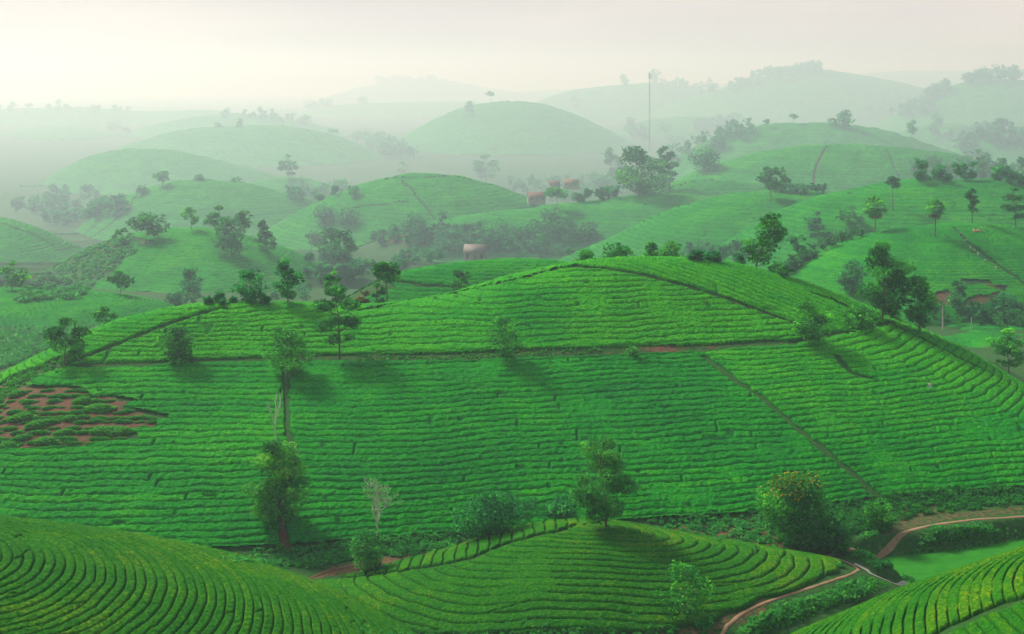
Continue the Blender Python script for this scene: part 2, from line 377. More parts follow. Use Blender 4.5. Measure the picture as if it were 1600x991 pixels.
# ------------------------------------------------------------------ materials
def new_mat(name):
    m = bpy.data.materials.new(name); m.use_nodes = True; t = m.node_tree; t.nodes.clear()
    return m, t, t.nodes.new('ShaderNodeOutputMaterial')
def N(t, kind, **inp):
    n = t.nodes.new(kind)
    for k, v in inp.items(): n.inputs[k.replace('_', ' ')].default_value = v
    return n
def noise_node(t, scale, detail=3, rough=0.6):
    tc = t.nodes.new('ShaderNodeTexCoord'); n = t.nodes.new('ShaderNodeTexNoise')
    n.inputs['Scale'].default_value = scale; n.inputs['Detail'].default_value = detail; n.inputs['Roughness'].default_value = rough
    t.links.new(tc.outputs['Object'], n.inputs['Vector']); return n
def ramp(t, src, stops):
    r = t.nodes.new('ShaderNodeValToRGB'); e = r.color_ramp.elements
    while len(e) < len(stops): e.new(0.5)
    for i, (p, c) in enumerate(stops): e[i].position = p; e[i].color = (*c, 1)
    t.links.new(src, r.inputs['Fac']); return r
def mixc(t, fac, a, b, mode='MIX'):
    m = t.nodes.new('ShaderNodeMixRGB'); m.blend_type = mode
    for s, i in ((fac, 'Fac'), (a, 'Color1'), (b, 'Color2')):
        if hasattr(s, 'links'): t.links.new(s, m.inputs[i])
        else: m.inputs[i].default_value = s if i == 'Fac' else (*s, 1)
    return m.outputs['Color']
def attr(t, name):
    a = t.nodes.new('ShaderNodeAttribute'); a.attribute_name = name; return a.outputs['Fac']
def surface(t, out, col, rough=0.8, bump=None, spec=0.2, trans=0.0):
    b = t.nodes.new('ShaderNodeBsdfPrincipled'); b.inputs['Roughness'].default_value = rough
    b.inputs['Specular IOR Level'].default_value = spec
    if hasattr(col, 'links'): t.links.new(col, b.inputs['Base Color'])
    else: b.inputs['Base Color'].default_value = (*col, 1)
    if bump is not None:
        bn = t.nodes.new('ShaderNodeBump'); bn.inputs['Strength'].default_value = bump[1]; bn.inputs['Distance'].default_value = bump[2]
        t.links.new(bump[0], bn.inputs['Height']); t.links.new(bn.outputs['Normal'], b.inputs['Normal'])
    s = b.outputs['BSDF']
    if trans > 0:
        tr = t.nodes.new('ShaderNodeBsdfTranslucent')
        if hasattr(col, 'links'): t.links.new(col, tr.inputs['Color'])
        else: tr.inputs['Color'].default_value = (*col, 1)
        mx = t.nodes.new('ShaderNodeMixShader'); mx.inputs['Fac'].default_value = trans
        t.links.new(s, mx.inputs[1]); t.links.new(tr.outputs['BSDF'], mx.inputs[2]); s = mx.outputs['Shader']
    t.links.new(s, out.inputs['Surface'])

def tea_material(name='tea_leaves', tint=None):
    m, t, o = new_mat(name)
    leaf = noise_node(t, 2.6, 4, 0.7); big = noise_node(t, 0.06, 3, 0.6)
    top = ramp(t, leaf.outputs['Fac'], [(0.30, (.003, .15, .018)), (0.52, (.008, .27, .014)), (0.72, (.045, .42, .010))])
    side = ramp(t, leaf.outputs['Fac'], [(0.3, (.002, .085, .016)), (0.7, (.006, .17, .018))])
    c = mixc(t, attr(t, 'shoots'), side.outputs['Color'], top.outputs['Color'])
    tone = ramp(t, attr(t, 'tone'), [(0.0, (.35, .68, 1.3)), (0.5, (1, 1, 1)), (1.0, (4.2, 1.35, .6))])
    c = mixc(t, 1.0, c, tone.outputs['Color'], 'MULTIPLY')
    v = ramp(t, big.outputs['Fac'], [(0.35, (.85, .92, 1)), (0.65, (1.15, 1.06, 1))])
    c = mixc(t, 1.0, c, v.outputs['Color'], 'MULTIPLY')
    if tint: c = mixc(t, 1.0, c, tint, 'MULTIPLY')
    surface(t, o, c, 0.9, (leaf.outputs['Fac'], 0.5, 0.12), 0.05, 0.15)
    return m
def ground_material():
    m, t, o = new_mat('hill_ground')
    a = noise_node(t, 1.3, 5, 0.7); b = noise_node(t, 0.12, 4, 0.6)
    gr = ramp(t, a.outputs['Fac'], [(0.3, (.012, .055, .014)), (0.6, (.03, .12, .018)), (0.8, (.075, .16, .03))])
    so = ramp(t, a.outputs['Fac'], [(0.3, (.09, .047, .026)), (0.7, (.18, .098, .055))])
    # worn spots with their own shape
    ad = t.nodes.new('ShaderNodeMath'); ad.operation = 'ADD'; t.links.new(attr(t, 'soil'), ad.inputs[0])
    w = ramp(t, a.outputs['Fac'], [(0.4, (0, 0, 0)), (0.7, (.5, .5, .5))]); t.links.new(w.outputs['Color'], ad.inputs[1])
    f = ramp(t, ad.outputs[0], [(0.55, (0, 0, 0)), (0.8, (1, 1, 1))])
    c = mixc(t, f.outputs['Color'], gr.outputs['Color'], so.outputs['Color'])
    surface(t, o, c, 0.9, (a.outputs['Fac'], 0.8, 0.3), 0.1)
    return m
def simple(name, c0, c1, scale=2.0, rough=0.85, bump=0.4, trans=0.0, spec=0.15):
    m, t, o = new_mat(name); n = noise_node(t, scale, 4, 0.65)
    r = ramp(t, n.outputs['Fac'], [(0.3, c0), (0.7, c1)])
    surface(t, o, r.outputs['Color'], rough, (n.outputs['Fac'], bump, 0.1) if bump else None, spec, trans); return m
def leaf_material(name, lo, mid_, hi, trans=0.5):
    m, t, o = new_mat(name)
    r = ramp(t, attr(t, 'tone'), [(0.0, lo), (0.55, mid_), (1.0, hi)])
    oi = t.nodes.new('ShaderNodeObjectInfo')
    v = ramp(t, oi.outputs['Random'], [(0, (.85, .95, 1.1)), (1, (1.15, 1.05, .9))])
    surface(t, o, mixc(t, 1.0, r.outputs['Color'], v.outputs['Color'], 'MULTIPLY'), 0.75, None, 0.08, trans); return m

M_tea = tea_material(); M_tea_dimmed = tea_material('dimmed_tea_leaves', (2.2, .66, .3)); M_ground = ground_material()  # second tea copy: foreground darkness (vignette) painted into the leaf colour
M_track = simple('red_earth_track', (.24, .13, .07), (.38, .24, .15), 1.2)
M_concrete = simple('pale_concrete', (.38, .34, .28), (.50, .46, .38), 1.5)
M_rice = simple('rice_seedlings', (.02, .17, .014), (.035, .25, .02), 0.5, 0.9, 0.5, spec=.03)
M_bark = simple('bark', (.07, .055, .04), (.16, .13, .10), 3.0)
M_pale_bark = simple('pale_dead_bark', (.42, .44, .34), (.62, .62, .52), 3.0)
L_dark = leaf_material('dark_leaves', (0.010, 0.119, 0.023), (0.029, 0.273, 0.035), (0.097, 0.521, 0.049))
L_mid = leaf_material('green_leaves', (0.017, 0.177, 0.026), (0.056, 0.404, 0.035), (0.179, 0.759, 0.049))
L_light = leaf_material('young_leaves', (.022, .22, .035), (.085, .46, .05), (.24, .68, .06))
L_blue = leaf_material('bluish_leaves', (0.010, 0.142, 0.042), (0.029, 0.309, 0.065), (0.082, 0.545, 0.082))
L_brown = leaf_material('dry_leaves', (0.068, 0.076, 0.034), (0.153, 0.170, 0.060), (0.272, 0.272, 0.085))
L_flower = leaf_material('yellow_blossom', (.28, .26, .01), (.42, .36, .02), (.55, .46, .03), 0.2)
L_scrub = leaf_material('scrub_leaves', (0.023, 0.203, 0.045), (0.055, 0.404, 0.061), (0.166, 0.684, 0.084))

# ------------------------------------------------------------------ ground sheet
def ground_sheet():
    d = [95.0]
    while d[-1] < 20000:
        x = d[-1]; st = max(0.55, 2.4 * x * x / 165000); st = min(st, 3.0 if x < 1250 else 8.0 if x < 3300 else 25.0 if x < 9000 else 80.0); d.append(x + st)
    d = np.array(d); us = np.arange(-560, 2160.1, 5.0)
    U, Dm = np.meshgrid(us, d); X = (U - 800) / FPX * Dm; Z = ground(X, Dm)
    v = VH + FPX * (HCAM - Z) / Dm
    soil = 0.12 + 0.5 * vnoise(X, Dm, 14, 41)
    def put(poly, val, lo=0, hi=400):
        m = inpoly(U, v, poly) & (Dm > lo) & (Dm < hi); soil[m] = val
    put(soil_patch, 0.95)
    put([(1040,822),(1120,818),(1200,826),(1260,838),(1290,858),(1200,862),(1120,858),(1050,842)], 0.55)
    put([(1395,795),(1440,785),(1500,800),(1600,790),(1600,803),(1480,812),(1420,826),(1380,838)], 0.48)
    put([(480,905),(520,885),(600,870),(720,850),(720,868),(600,892)], 0.6)
    put([(430,800),(450,800),(455,862),(438,866)], 0.95)
    put([(560,995),(1060,978),(1150,940),(1200,930),(1200,960),(1100,1000),(560,1100)], 0.5, 0, 215)
    put([(1455,455),(1570,440),(1570,470),(1520,490),(1455,490)], 0.62, 350, 900)
    put([(600,358),(650,358),(650,380),(610,380)], 0.9, 500, 3200)
    put([(1260,262),(1290,230),(1300,230),(1285,290),(1262,290)], 0.95, 600, 4800)
    put([(560,440),(620,440),(610,470),(540,480)], 0.35, 330, 400)
    bp = main.D  # the worn terrace track
    dd = Dm - np.interp(U, UG, main.Dp); m = (np.abs(dd - 0.4) < 1.6) & (U > 560) & (U < 1240); soil[m] = 0.32
    m = (np.abs(dd - 0.8) < 1.5) & (U > 940) & (U < 1120); soil[m] = 0.45 + 0.8 * vnoise(X, Dm, 7, 44)[m]
    me = build_mesh('terrain', np.stack([X, Dm, Z], -1).reshape(-1, 3), grid_faces(*X.shape).reshape(-1, 4), [M_ground], {'soil': soil.ravel()})
    link('terrain', me, kind='structure', label='rolling hills and valley floor of grass and red soil')
    # the near ground below the camera and beside the view
    n = 40; xs = np.linspace(-14900, 14900, n); ys = np.linspace(-300, 20500, n); X, Y = np.meshgrid(xs, ys)
    me = build_mesh('ground', np.stack([X, Y, np.full_like(X, -252.0)], -1).reshape(-1, 3), grid_faces(n, n).reshape(-1, 4), [M_ground], {'soil': np.full(n * n, .1)})
    link('ground', me, kind='structure', label='low ground under the hills')
ground_sheet()

# ------------------------------------------------------------------ tea on each hill
def tea_on(h, labelled):
    nearh = isinstance(h, Dome)
    farness = float(np.median(h.D))
    px = 1.15 if nearh else 1.2 if h.name == 'main' else 1.5 if farness < 3000 else 2.4
    lo, hi = max(h.u0, -200), min(h.u1, 1800)
    us = np.arange(lo, hi, px * (1.0 if farness > 350 else 1.0))
    a, b = h.drange(us)
    K = 260; tt = np.linspace(0, 1, K)
    Dm = a[:, None] + (b - a)[:, None] * tt; X = (us[:, None] - 800) / FPX * Dm; Z = h.z(X, Dm)
    v = VH + FPX * (HCAM - Z) / Dm
    arc = np.hypot(np.diff(Dm, axis=1), np.diff(Z, axis=1)); dv = np.abs(np.diff(v, axis=1))
    crest = np.interp(us, UG, h.D)[:, None]; back = Dm[:, 1:] > crest + 1.0
    w = np.where(back, arc / (h.space / 4.0) * 0.5, dv / (px * 0.85) + arc / (h.space * (0.4 if nearh else 1.2)))
    W_ = np.concatenate([np.zeros((len(us), 1)), np.cumsum(w, 1)], 1)
    n = int(min(np.percentile(W_[:, -1], 92), 900)); print('tea', h.name, len(us), n)
    if n < 6: return
    D2 = np.empty((len(us), n))
    for i in range(len(us)): D2[i] = np.interp(np.linspace(0, W_[i, -1], n), W_[i], Dm[i])
    U = np.repeat(us[:, None], n, 1); X = (U - 800) / FPX * D2; Z = h.z(X, D2); V = VH + FPX * (HCAM - Z) / D2
    g, row, e = tea_rows(h, X, D2, Z, nearh)
    keep = np.ones_like(Z)
    for pts, hw in cuts.get(h.name, []):
        P = world_line(pts, h); xs = [p[0] for p in P]; ys = [p[1] for p in P]
        m = (X > min(xs) - 4) & (X < max(xs) + 4) & (D2 > min(ys) - 4) & (D2 < max(ys) + 4)
        if m.any():
            dd = dpoly(X[m], D2[m], P) + 0.9 * hw * vnoise(X[m], D2[m], 1.6, 51)
            keep[m] = np.minimum(keep[m], smooth01((dd - hw * 0.55) / (hw * 0.5)))
    stag = (hash1(row, 5) - 0.5) * 46
    front = D2 < np.interp(U, UG, h.D) + 0.5
    for poly in patches.get(h.name, []):
        if h.name in ('main',) and poly is soil_patch: m = inpoly(U + np.where(U > 80, stag, 0), V, poly)
        else: m = inpoly(U + 10 * vnoise(X, D2, 4, 6), V + 6 * vnoise(X, D2, 4, 7), poly)
        keep[m & front] = 0
    if h.name == 'main':
        dd = D2 - np.interp(U, UG, h.Dp); wd = np.interp(U, [90, 400, 560, 700, 1200, 1250], [.55, .8, 1.3, 1.7, 1.2, .9])
        keep = np.where((U > 90) & (U < 1245), np.minimum(keep, smooth01((np.abs(dd - 0.3) + 0.5 * vnoise(X, D2, 2, 8) - wd) / 0.35)), keep)
    if h.name == 'near_middle':
        edge = np.interp(U, [300, 480, 540, 600, 700, 1000, 1070, 1120, 1180, 1250, 1300, 1320], [915, 922, 960, 985, 992, 988, 978, 962, 940, 915, 896, 880])
        keep = np.minimum(keep, 1 - smooth01((V - edge + 9 * vnoise(X, D2, 3, 9)) / 5)); keep = np.where(U > 1316, 0, keep); keep = np.where(U < 478, 0, keep)
    top = np.clip((1 - g), 0, 1) * keep
    hv = h.hedge * (0.92 + 0.2 * vnoise(X, D2, 3, 61)) * (top ** 0.8)
    amp, sc = (0.13, 0.42) if nearh else (0.27, 0.7) if farness < 350 else (0.3 * max(1, h.space / 3), 1.1 * max(1, h.space / 3))
    hv = hv - 0.16 * (1 - top) + top * (amp * vnoise(X, D2, sc, 62) + amp * 0.7 * vnoise(X, D2, sc * 0.45, 63))
    G = Z + hv
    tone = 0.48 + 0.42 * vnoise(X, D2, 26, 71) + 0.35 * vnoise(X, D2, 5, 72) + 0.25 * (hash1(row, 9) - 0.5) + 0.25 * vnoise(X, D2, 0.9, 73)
    if h.name == 'main':   # tone by plot, with the sunlit crest painted lighter, lower middle slope darker
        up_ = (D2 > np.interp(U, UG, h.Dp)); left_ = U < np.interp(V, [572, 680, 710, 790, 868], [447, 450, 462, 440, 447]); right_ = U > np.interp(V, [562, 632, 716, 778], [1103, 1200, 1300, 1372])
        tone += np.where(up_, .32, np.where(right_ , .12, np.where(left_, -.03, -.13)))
    # drop faces off the field or where another hill covers this one
    gz = floor(X, D2)
    y0, y1 = D2.min(), D2.max()
    for o in hills.values():
        if o is h: continue
        if isinstance(o, Ridge) and (y1 < o.D.min() - o.Lf * 1.2 or y0 > o.D.max() + o.Lb * 1.2): continue
        gz = np.maximum(gz, o.z(X, D2))
    ok = (gz < G + 0.3) & (keep > 0.02)
    F = grid_faces(len(us), n).reshape(-1, 4)[:, ::-1]
    okr = ok.ravel(); F = F[okr[F].all(1)]
    if len(F) < 10: return
    used = np.unique(F); remap = np.full(okr.size, -1, np.int64); remap[used] = np.arange(len(used))
    Vv = np.stack([X, D2, G], -1).reshape(-1, 3)[used]
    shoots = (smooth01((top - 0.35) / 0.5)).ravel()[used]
    me = build_mesh('tea_field', Vv, remap[F], [M_tea_dimmed if nearh else M_tea], {'shoots': shoots, 'tone': np.clip(tone, 0, 1).ravel()[used]})
    link('tea_field', me, kind='stuff', label=labelled, category='tea field')

tea_labels = {
 'main': 'clipped tea rows covering the big central hill', 'near_left': 'clipped tea rows curving over the near left hill',
 'near_right': 'clipped tea rows on the near hill at bottom right', 'near_middle': 'clipped tea rows ringing the small hill at bottom centre',
 'right_low': 'tea rows on the low ground behind the right ridge line', 'rear_knoll': 'tea rows on the low knoll just behind the big hill', 'left_low': 'tea rows on the low hill at the left edge behind the big hill',
 'right_palm': 'tea rows on the right hill with the fan palm', 'right_broad': 'tea rows on the broad hill behind the fan palms',
 'slope_centre': 'tea rows on the long slanting slope right of centre', 'left_rough': 'patchy tea rows on the rough hill at left with clumped trees',
 'field_centre': 'tea rows on the low field below the red roofs', 'crest_centre': 'tea rows on the hill left of centre crossed by footpaths',
 'left_mid': 'tea rows on the hill cut by the left edge of the view', 'left_dome': 'hazy tea rows on the dome hill at left'}
for h in list(hills.values()):
    tea_on(h, tea_labels.get(h.name, 'faint tea rows on the ' + h.name.replace('_', ' ') + ' hill in the haze'))

# ------------------------------------------------------------------ paddies, tracks
def flat_sheet(name, poly, z, mat, label, step=1.0):
    P = np.array(poly); x0, y0 = P.min(0) - 1; x1, y1 = P.max(0) + 1
    xs = np.arange(x0, x1, step); ys = np.arange(y0, y1, step); X, Y = np.meshgrid(xs, ys)
    dd = dpoly(X, Y, poly, True); ins = inpoly(X, Y, poly) | (dd < 1.2)
    # a low bund crossing the wet field, and slightly different water-logged strips
    Z = z + 0.05 * vnoise(X, Y, 2.0, 81) + 0.10 * np.exp(-((Y - 214 - 0.25 * (X - 60) + 2 * vnoise(X, Y, 9, 82)) / 0.35) ** 2)
    F = grid_faces(*X.shape).reshape(-1, 4); ok = ins.ravel(); F = F[ok[F].all(1)]
    u_ = np.unique(F); rm = np.full(X.size, -1); rm[u_] = np.arange(len(u_))
    me = build_mesh(name, np.stack([X, Y, Z], -1).reshape(-1, 3)[u_], rm[F], [mat]); link(name, me, kind='structure', label=label)
flat_sheet('rice_paddy', paddy_a, -1.12, M_rice, 'flat bright green rice paddy beside the dirt track')
flat_sheet('rice_paddy', paddy_b, -1.12, M_rice, 'flat green rice paddy strip between bank and near right hill')

def resample(P, step):
    P = np.array(P, float); s = np.concatenate([[0], np.cumsum(np.hypot(*np.diff(P[:, :2], axis=0).T))])
    t = np.arange(0, s[-1], step); return np.stack([np.interp(t, s, P[:, i]) for i in range(P.shape[1])], -1)
M_soil = simple('dark_red_soil', (.09, .045, .026), (.17, .09, .05), 1.5)
TRACKS = []
def ribbon(name, pix, width, mat, label, z=1.6, lift=0.09, follow=True):
    P = resample([hit(u, v)[:2] if follow else flat(u, v, z) for u, v in pix], 0.5); TRACKS.append(P[::3])
    k = np.ones(13) / 13; Ps = P.copy()
    for i in (0, 1): Ps[6:-6, i] = np.convolve(P[:, i], k, 'valid')
    T = np.gradient(Ps, axis=0); T /= np.hypot(*T.T)[:, None] + 1e-9; Nn = np.stack([-T[:, 1], T[:, 0]], -1)
    w = width / 2 * (1 + 0.35 * vnoise(Ps[:, 0], Ps[:, 1], 4, 91) + 0.3 * vnoise(Ps[:, 0], Ps[:, 1], 1.4, 92))
    c = np.linspace(-1, 1, 7); X = Ps[:, 0, None] + Nn[:, 0, None] * w[:, None] * c; Y = Ps[:, 1, None] + Nn[:, 1, None] * w[:, None] * c
    Z = ground(X, Y) + lift - 0.12 * np.abs(c) ** 4 + 0.03 * vnoise(X, Y, 0.8, 93)
    Z[:, [0, -1]] -= 0.15
    me = build_mesh(name, np.stack([X, Y, Z], -1).reshape(-1, 3), grid_faces(*X.shape).reshape(-1, 4), [mat]); link(name, me, kind='structure', label=label)
ribbon('dirt_track', [(1760,795),(1600,805),(1530,811),(1450,820),(1410,832),(1370,846),(1330,858),(1288,869)], .95, M_track, 'red earth track curving along the foot of the big hill', z=1.7, follow=False)
ribbon('footpath', [(1290,868),(1322,878),(1346,889),(1330,900),(1290,913),(1240,928),(1195,943),(1160,958),(1138,975),(1125,1000)], .6, M_track, 'narrow earth footpath below the small middle hill')
ribbon('field_causeway', [(1336,882),(1356,892),(1372,903),(1395,911),(1425,916),(1450,917)], .7, M_concrete, 'pale path crossing between the two paddies', z=1.2)
ribbon('valley_path', [(480,906),(520,890),(600,878),(690,866),(740,858)], .8, M_soil, 'dark earth path in the valley behind the near hills')

# ------------------------------------------------------------------ what is seen at each photo column and row
TU = np.arange(-100, 1720, 8.0); TV = np.arange(100, 1000, 2.0)
def sight_table():
    d = np.exp(np.linspace(math.log(100), math.log(18500), 3200)); U, Dm = np.meshgrid(TU, d, indexing='ij')
    Z = np.empty_like(U)
    for k in range(0, len(d), 200):
        sl = slice(k, k + 200); Z[:, sl] = ground((U[:, sl] - 800) / FPX * Dm[:, sl], Dm[:, sl])
    V = np.minimum.accumulate(VH + FPX * (HCAM - Z) / Dm, 1)
    T = np.empty((len(TU), len(TV)))
    for i in range(len(TU)):
        j = np.searchsorted(-V[i], -TV); T[i] = d[np.clip(j, 0, len(d) - 1)]
    return T
TD = sight_table()
def seen(u, v):
    i = np.clip(np.round((np.asarray(u) + 100) / 8).astype(int), 0, len(TU) - 1); j = np.clip(np.round((np.asarray(v) - 100) / 2).astype(int), 0, len(TV) - 1)
    d = TD[i, j]; x = (np.asarray(u) - 800) / FPX * d
    return x, d

# ------------------------------------------------------------------ plants
def tube(P, R, sides=6):
    P = np.array(P, float); n = len(P); T = np.gradient(P, axis=0); T /= np.linalg.norm(T, axis=1)[:, None] + 1e-9
    ref = np.array([0.3, 0.95, 0.05]); A = np.cross(T, ref); A /= np.linalg.norm(A, axis=1)[:, None] + 1e-9; B = np.cross(T, A)
    a = np.linspace(0, 2 * pi, sides, endpoint=False)
    V = P[:, None] + np.array(R)[:, None, None] * (A[:, None] * np.cos(a)[None, :, None] + B[:, None] * np.sin(a)[None, :, None])
    i = np.arange(n - 1)[:, None] * sides; j = np.arange(sides)[None, :]; jn = (j + 1) % sides
    F = np.stack([i + j, i + jn, i + sides + jn, i + sides + j], -1).reshape(-1, 4)
    V = V.reshape(-1, 3); V = np.vstack([V, P[-1:] + T[-1:] * R[-1]]); tip = len(V) - 1; b = (n - 1) * sides
    F = np.vstack([F, [[b + k, b + (k + 1) % sides, tip, tip] for k in range(0, sides)]]) if False else F
    return V, F
def join(parts):
    Vs, Fs, o = [], [], 0
    for V, F in parts: Vs.append(V); Fs.append(F + o); o += len(V)
    return np.vstack(Vs), np.vstack(Fs)
def leaves(rs, Cn, size, up=0.75, aspect=1.7):
    """one pointed leaf spray per centre"""
    n = len(Cn); nr = rs.randn(n, 3); nr[:, 2] = np.abs(nr[:, 2]) + up; nr /= np.linalg.norm(nr, axis=1)[:, None]
    a = np.cross(nr, rs.randn(n, 3)); a /= np.linalg.norm(a, axis=1)[:, None] + 1e-9; b = np.cross(nr, a)
    s = size * rs.uniform(0.6, 1.3, n)[:, None]; a = a * s * 0.5 * aspect; b = b * s * 0.5
    V = np.stack([Cn - a, Cn - b * 0.9 + a * 0.1, Cn + a, Cn + b + nr * s * 0.15], 1).reshape(-1, 3)
    return V, np.arange(n * 4).reshape(-1, 4)
STY = { # crown foot, crown top, waist height, clumps, clump radius, spread, leaf factor
 'broad': (.34, .95, .62, 20, .17, 1.1, 1.0), 'tall': (.10, .96, .48, 34, .18, 1.08, 1.0), 'round': (.10, .90, .45, 20, .27, .85, 1.3),
 'bush': (.02, .85, .40, 14, .28, .85, 1.2), 'sparse': (.30, .97, .62, 14, .15, 1.05, .8), 'umbrella': (.72, .97, .85, 9, .20, 1.0, .9),
 'cone': (.08, .98, .22, 24, .15, .95, 1.0), 'slim': (.30, .96, .60, 12, .24, .9, .9), 'layered': (.22, .95, .55, 17, .18, 1.15, .9)}
def plant_mesh(seed, h, w, style, leaf, nleaf, lean=0.0):
    rs = np.random.RandomState(seed); z0, z1, zm, nc, cr_, sp, lf = STY[style]
    # trunk
    nt_ = 9; t = np.linspace(0, 1, nt_); topz = h * (z0 + (z1 - z0) * 0.72)
    wob = np.cumsum(rs.randn(nt_, 2) * 0.018 * h, 0) * t[:, None]; wob[:, 0] += lean * w * t ** 1.5
    TP = np.stack([wob[:, 0], wob[:, 1], -0.3 + (topz + 0.3) * t], -1); r0 = max(0.012 * h, 0.05)
    parts = [tube(TP, r0 * (1.25 - 0.95 * t), 7)]
    # clumps
    cc = []
    for i in range(nc):
        q = (i + rs.rand()) / nc; z = z0 + (z1 - z0) * (0.06 + 0.88 * q)
        if style == 'layered': z = z0 + (z1 - z0) * (0.1 + 0.85 * np.round(q * 3) / 3 + rs.randn() * 0.02)
        k = (z - z0) / (zm - z0) if z < zm else (z1 - z) / (z1 - zm)
        prof = np.sqrt(np.clip(k, 0.05, 1)) if style != 'cone' else np.clip(k, 0.1, 1)
        a = rs.rand() * 2 * pi if i % 3 else i * 2.4; rr = prof * sp * (0.5 * w - cr_ * w * 0.6) * (0.35 + 0.75 * math.sqrt(rs.rand()))
        r = cr_ * w * rs.uniform(0.65, 1.25) * (0.7 + 0.4 * prof)
        j = min(z * h / topz, 1.0); bx = np.interp(j, t, TP[:, 0]); by = np.interp(j, t, TP[:, 1])
        c = np.array([bx + rr * cos(a) , by + rr * sin(a), z * h - r * 0.2])
        cc.append((c, r))
        zt = max(z * h - rr * 0.7, z0 * h * 0.75); j = min(zt / topz, 0.98)
        s = np.array([np.interp(j, t, TP[:, 0]), np.interp(j, t, TP[:, 1]), j * topz]); m_ = (s + c) / 2 + [0, 0, -0.03 * h]
        parts.append(tube([s, m_, c], [r0 * (1.0 - 0.75 * j) * 0.7, r0 * 0.3, r0 * 0.08], 5))
    TV_, TF_ = join(parts)
    wts = np.array([r ** 2 for _, r in cc]); nl = np.maximum((nleaf * lf * wts / wts.sum()).astype(int), 4)
    Cn, tone = [], []
    for (c, r), n in zip(cc, nl):
        dv_ = rs.randn(n, 3); dv_ /= np.linalg.norm(dv_, axis=1)[:, None]
        rad = r * (0.45 + 0.62 * rs.rand(n) ** 0.6) * (1 + 0.35 * vnoise(dv_[:, 0] * 3 + c[0], dv_[:, 1] * 3 + dv_[:, 2] * 3, 0.9, seed % 50))
        Cn.append(c + dv_ * rad[:, None] * [1.05, 1.05, 0.62]); tone.append(np.clip(rs.normal(0.42 + rs.randn() * 0.27, 0.17, n), 0, 1))
    Cn = np.vstack(Cn); Cn[:, 2] = np.maximum(Cn[:, 2], 0.05)
    LV, LF_ = leaves(rs, Cn, leaf)
    return (TV_, TF_), (LV, LF_, np.repeat(np.concatenate(tone), 4))
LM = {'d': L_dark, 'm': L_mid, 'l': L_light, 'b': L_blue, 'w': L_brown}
count = [0]
def place(u, vb, vt, w, style, mat, D, label, group=None, cat=None, name=None, lean=0.0, dens=1.0):
    if D: x, y = (u - 800) / FPX * D, D; z = float(ground(np.array([x]), np.array([y]))[0])
    else: x, y, z = hit(u, vb)
    h = (HCAM - (vt - VH) / FPX * y) - z; h = max(h, 1.0); wm = w * y / FPX
    count[0] += 1; seed = 100 + count[0] * 7
    rp = y / 1408.0; leaf = max(0.34, 2.4 * rp); nl = int(np.clip(4.2 * h * wm / leaf ** 2 * dens, 90, 10000))
    (TV_, TF_), (LV, LF_, tone) = plant_mesh(seed, h, wm, style, leaf, nl, lean)
    nm = name or ('bush' if style == 'bush' else 'tree')
    e = link(nm, None, label=label, category=cat or nm.replace('_', ' ')); e.location = (x, y, z)
    if group: e['group'] = group
    link('trunk' if nm != 'bush' else 'stem', build_mesh('trunk', TV_, TF_, [M_bark]), e)
    link('crown' if nm != 'bush' else 'foliage', build_mesh('crown', LV, LF_, [LM[mat]], {'tone': tone}, smooth=False), e)
    return e, h, wm, seed

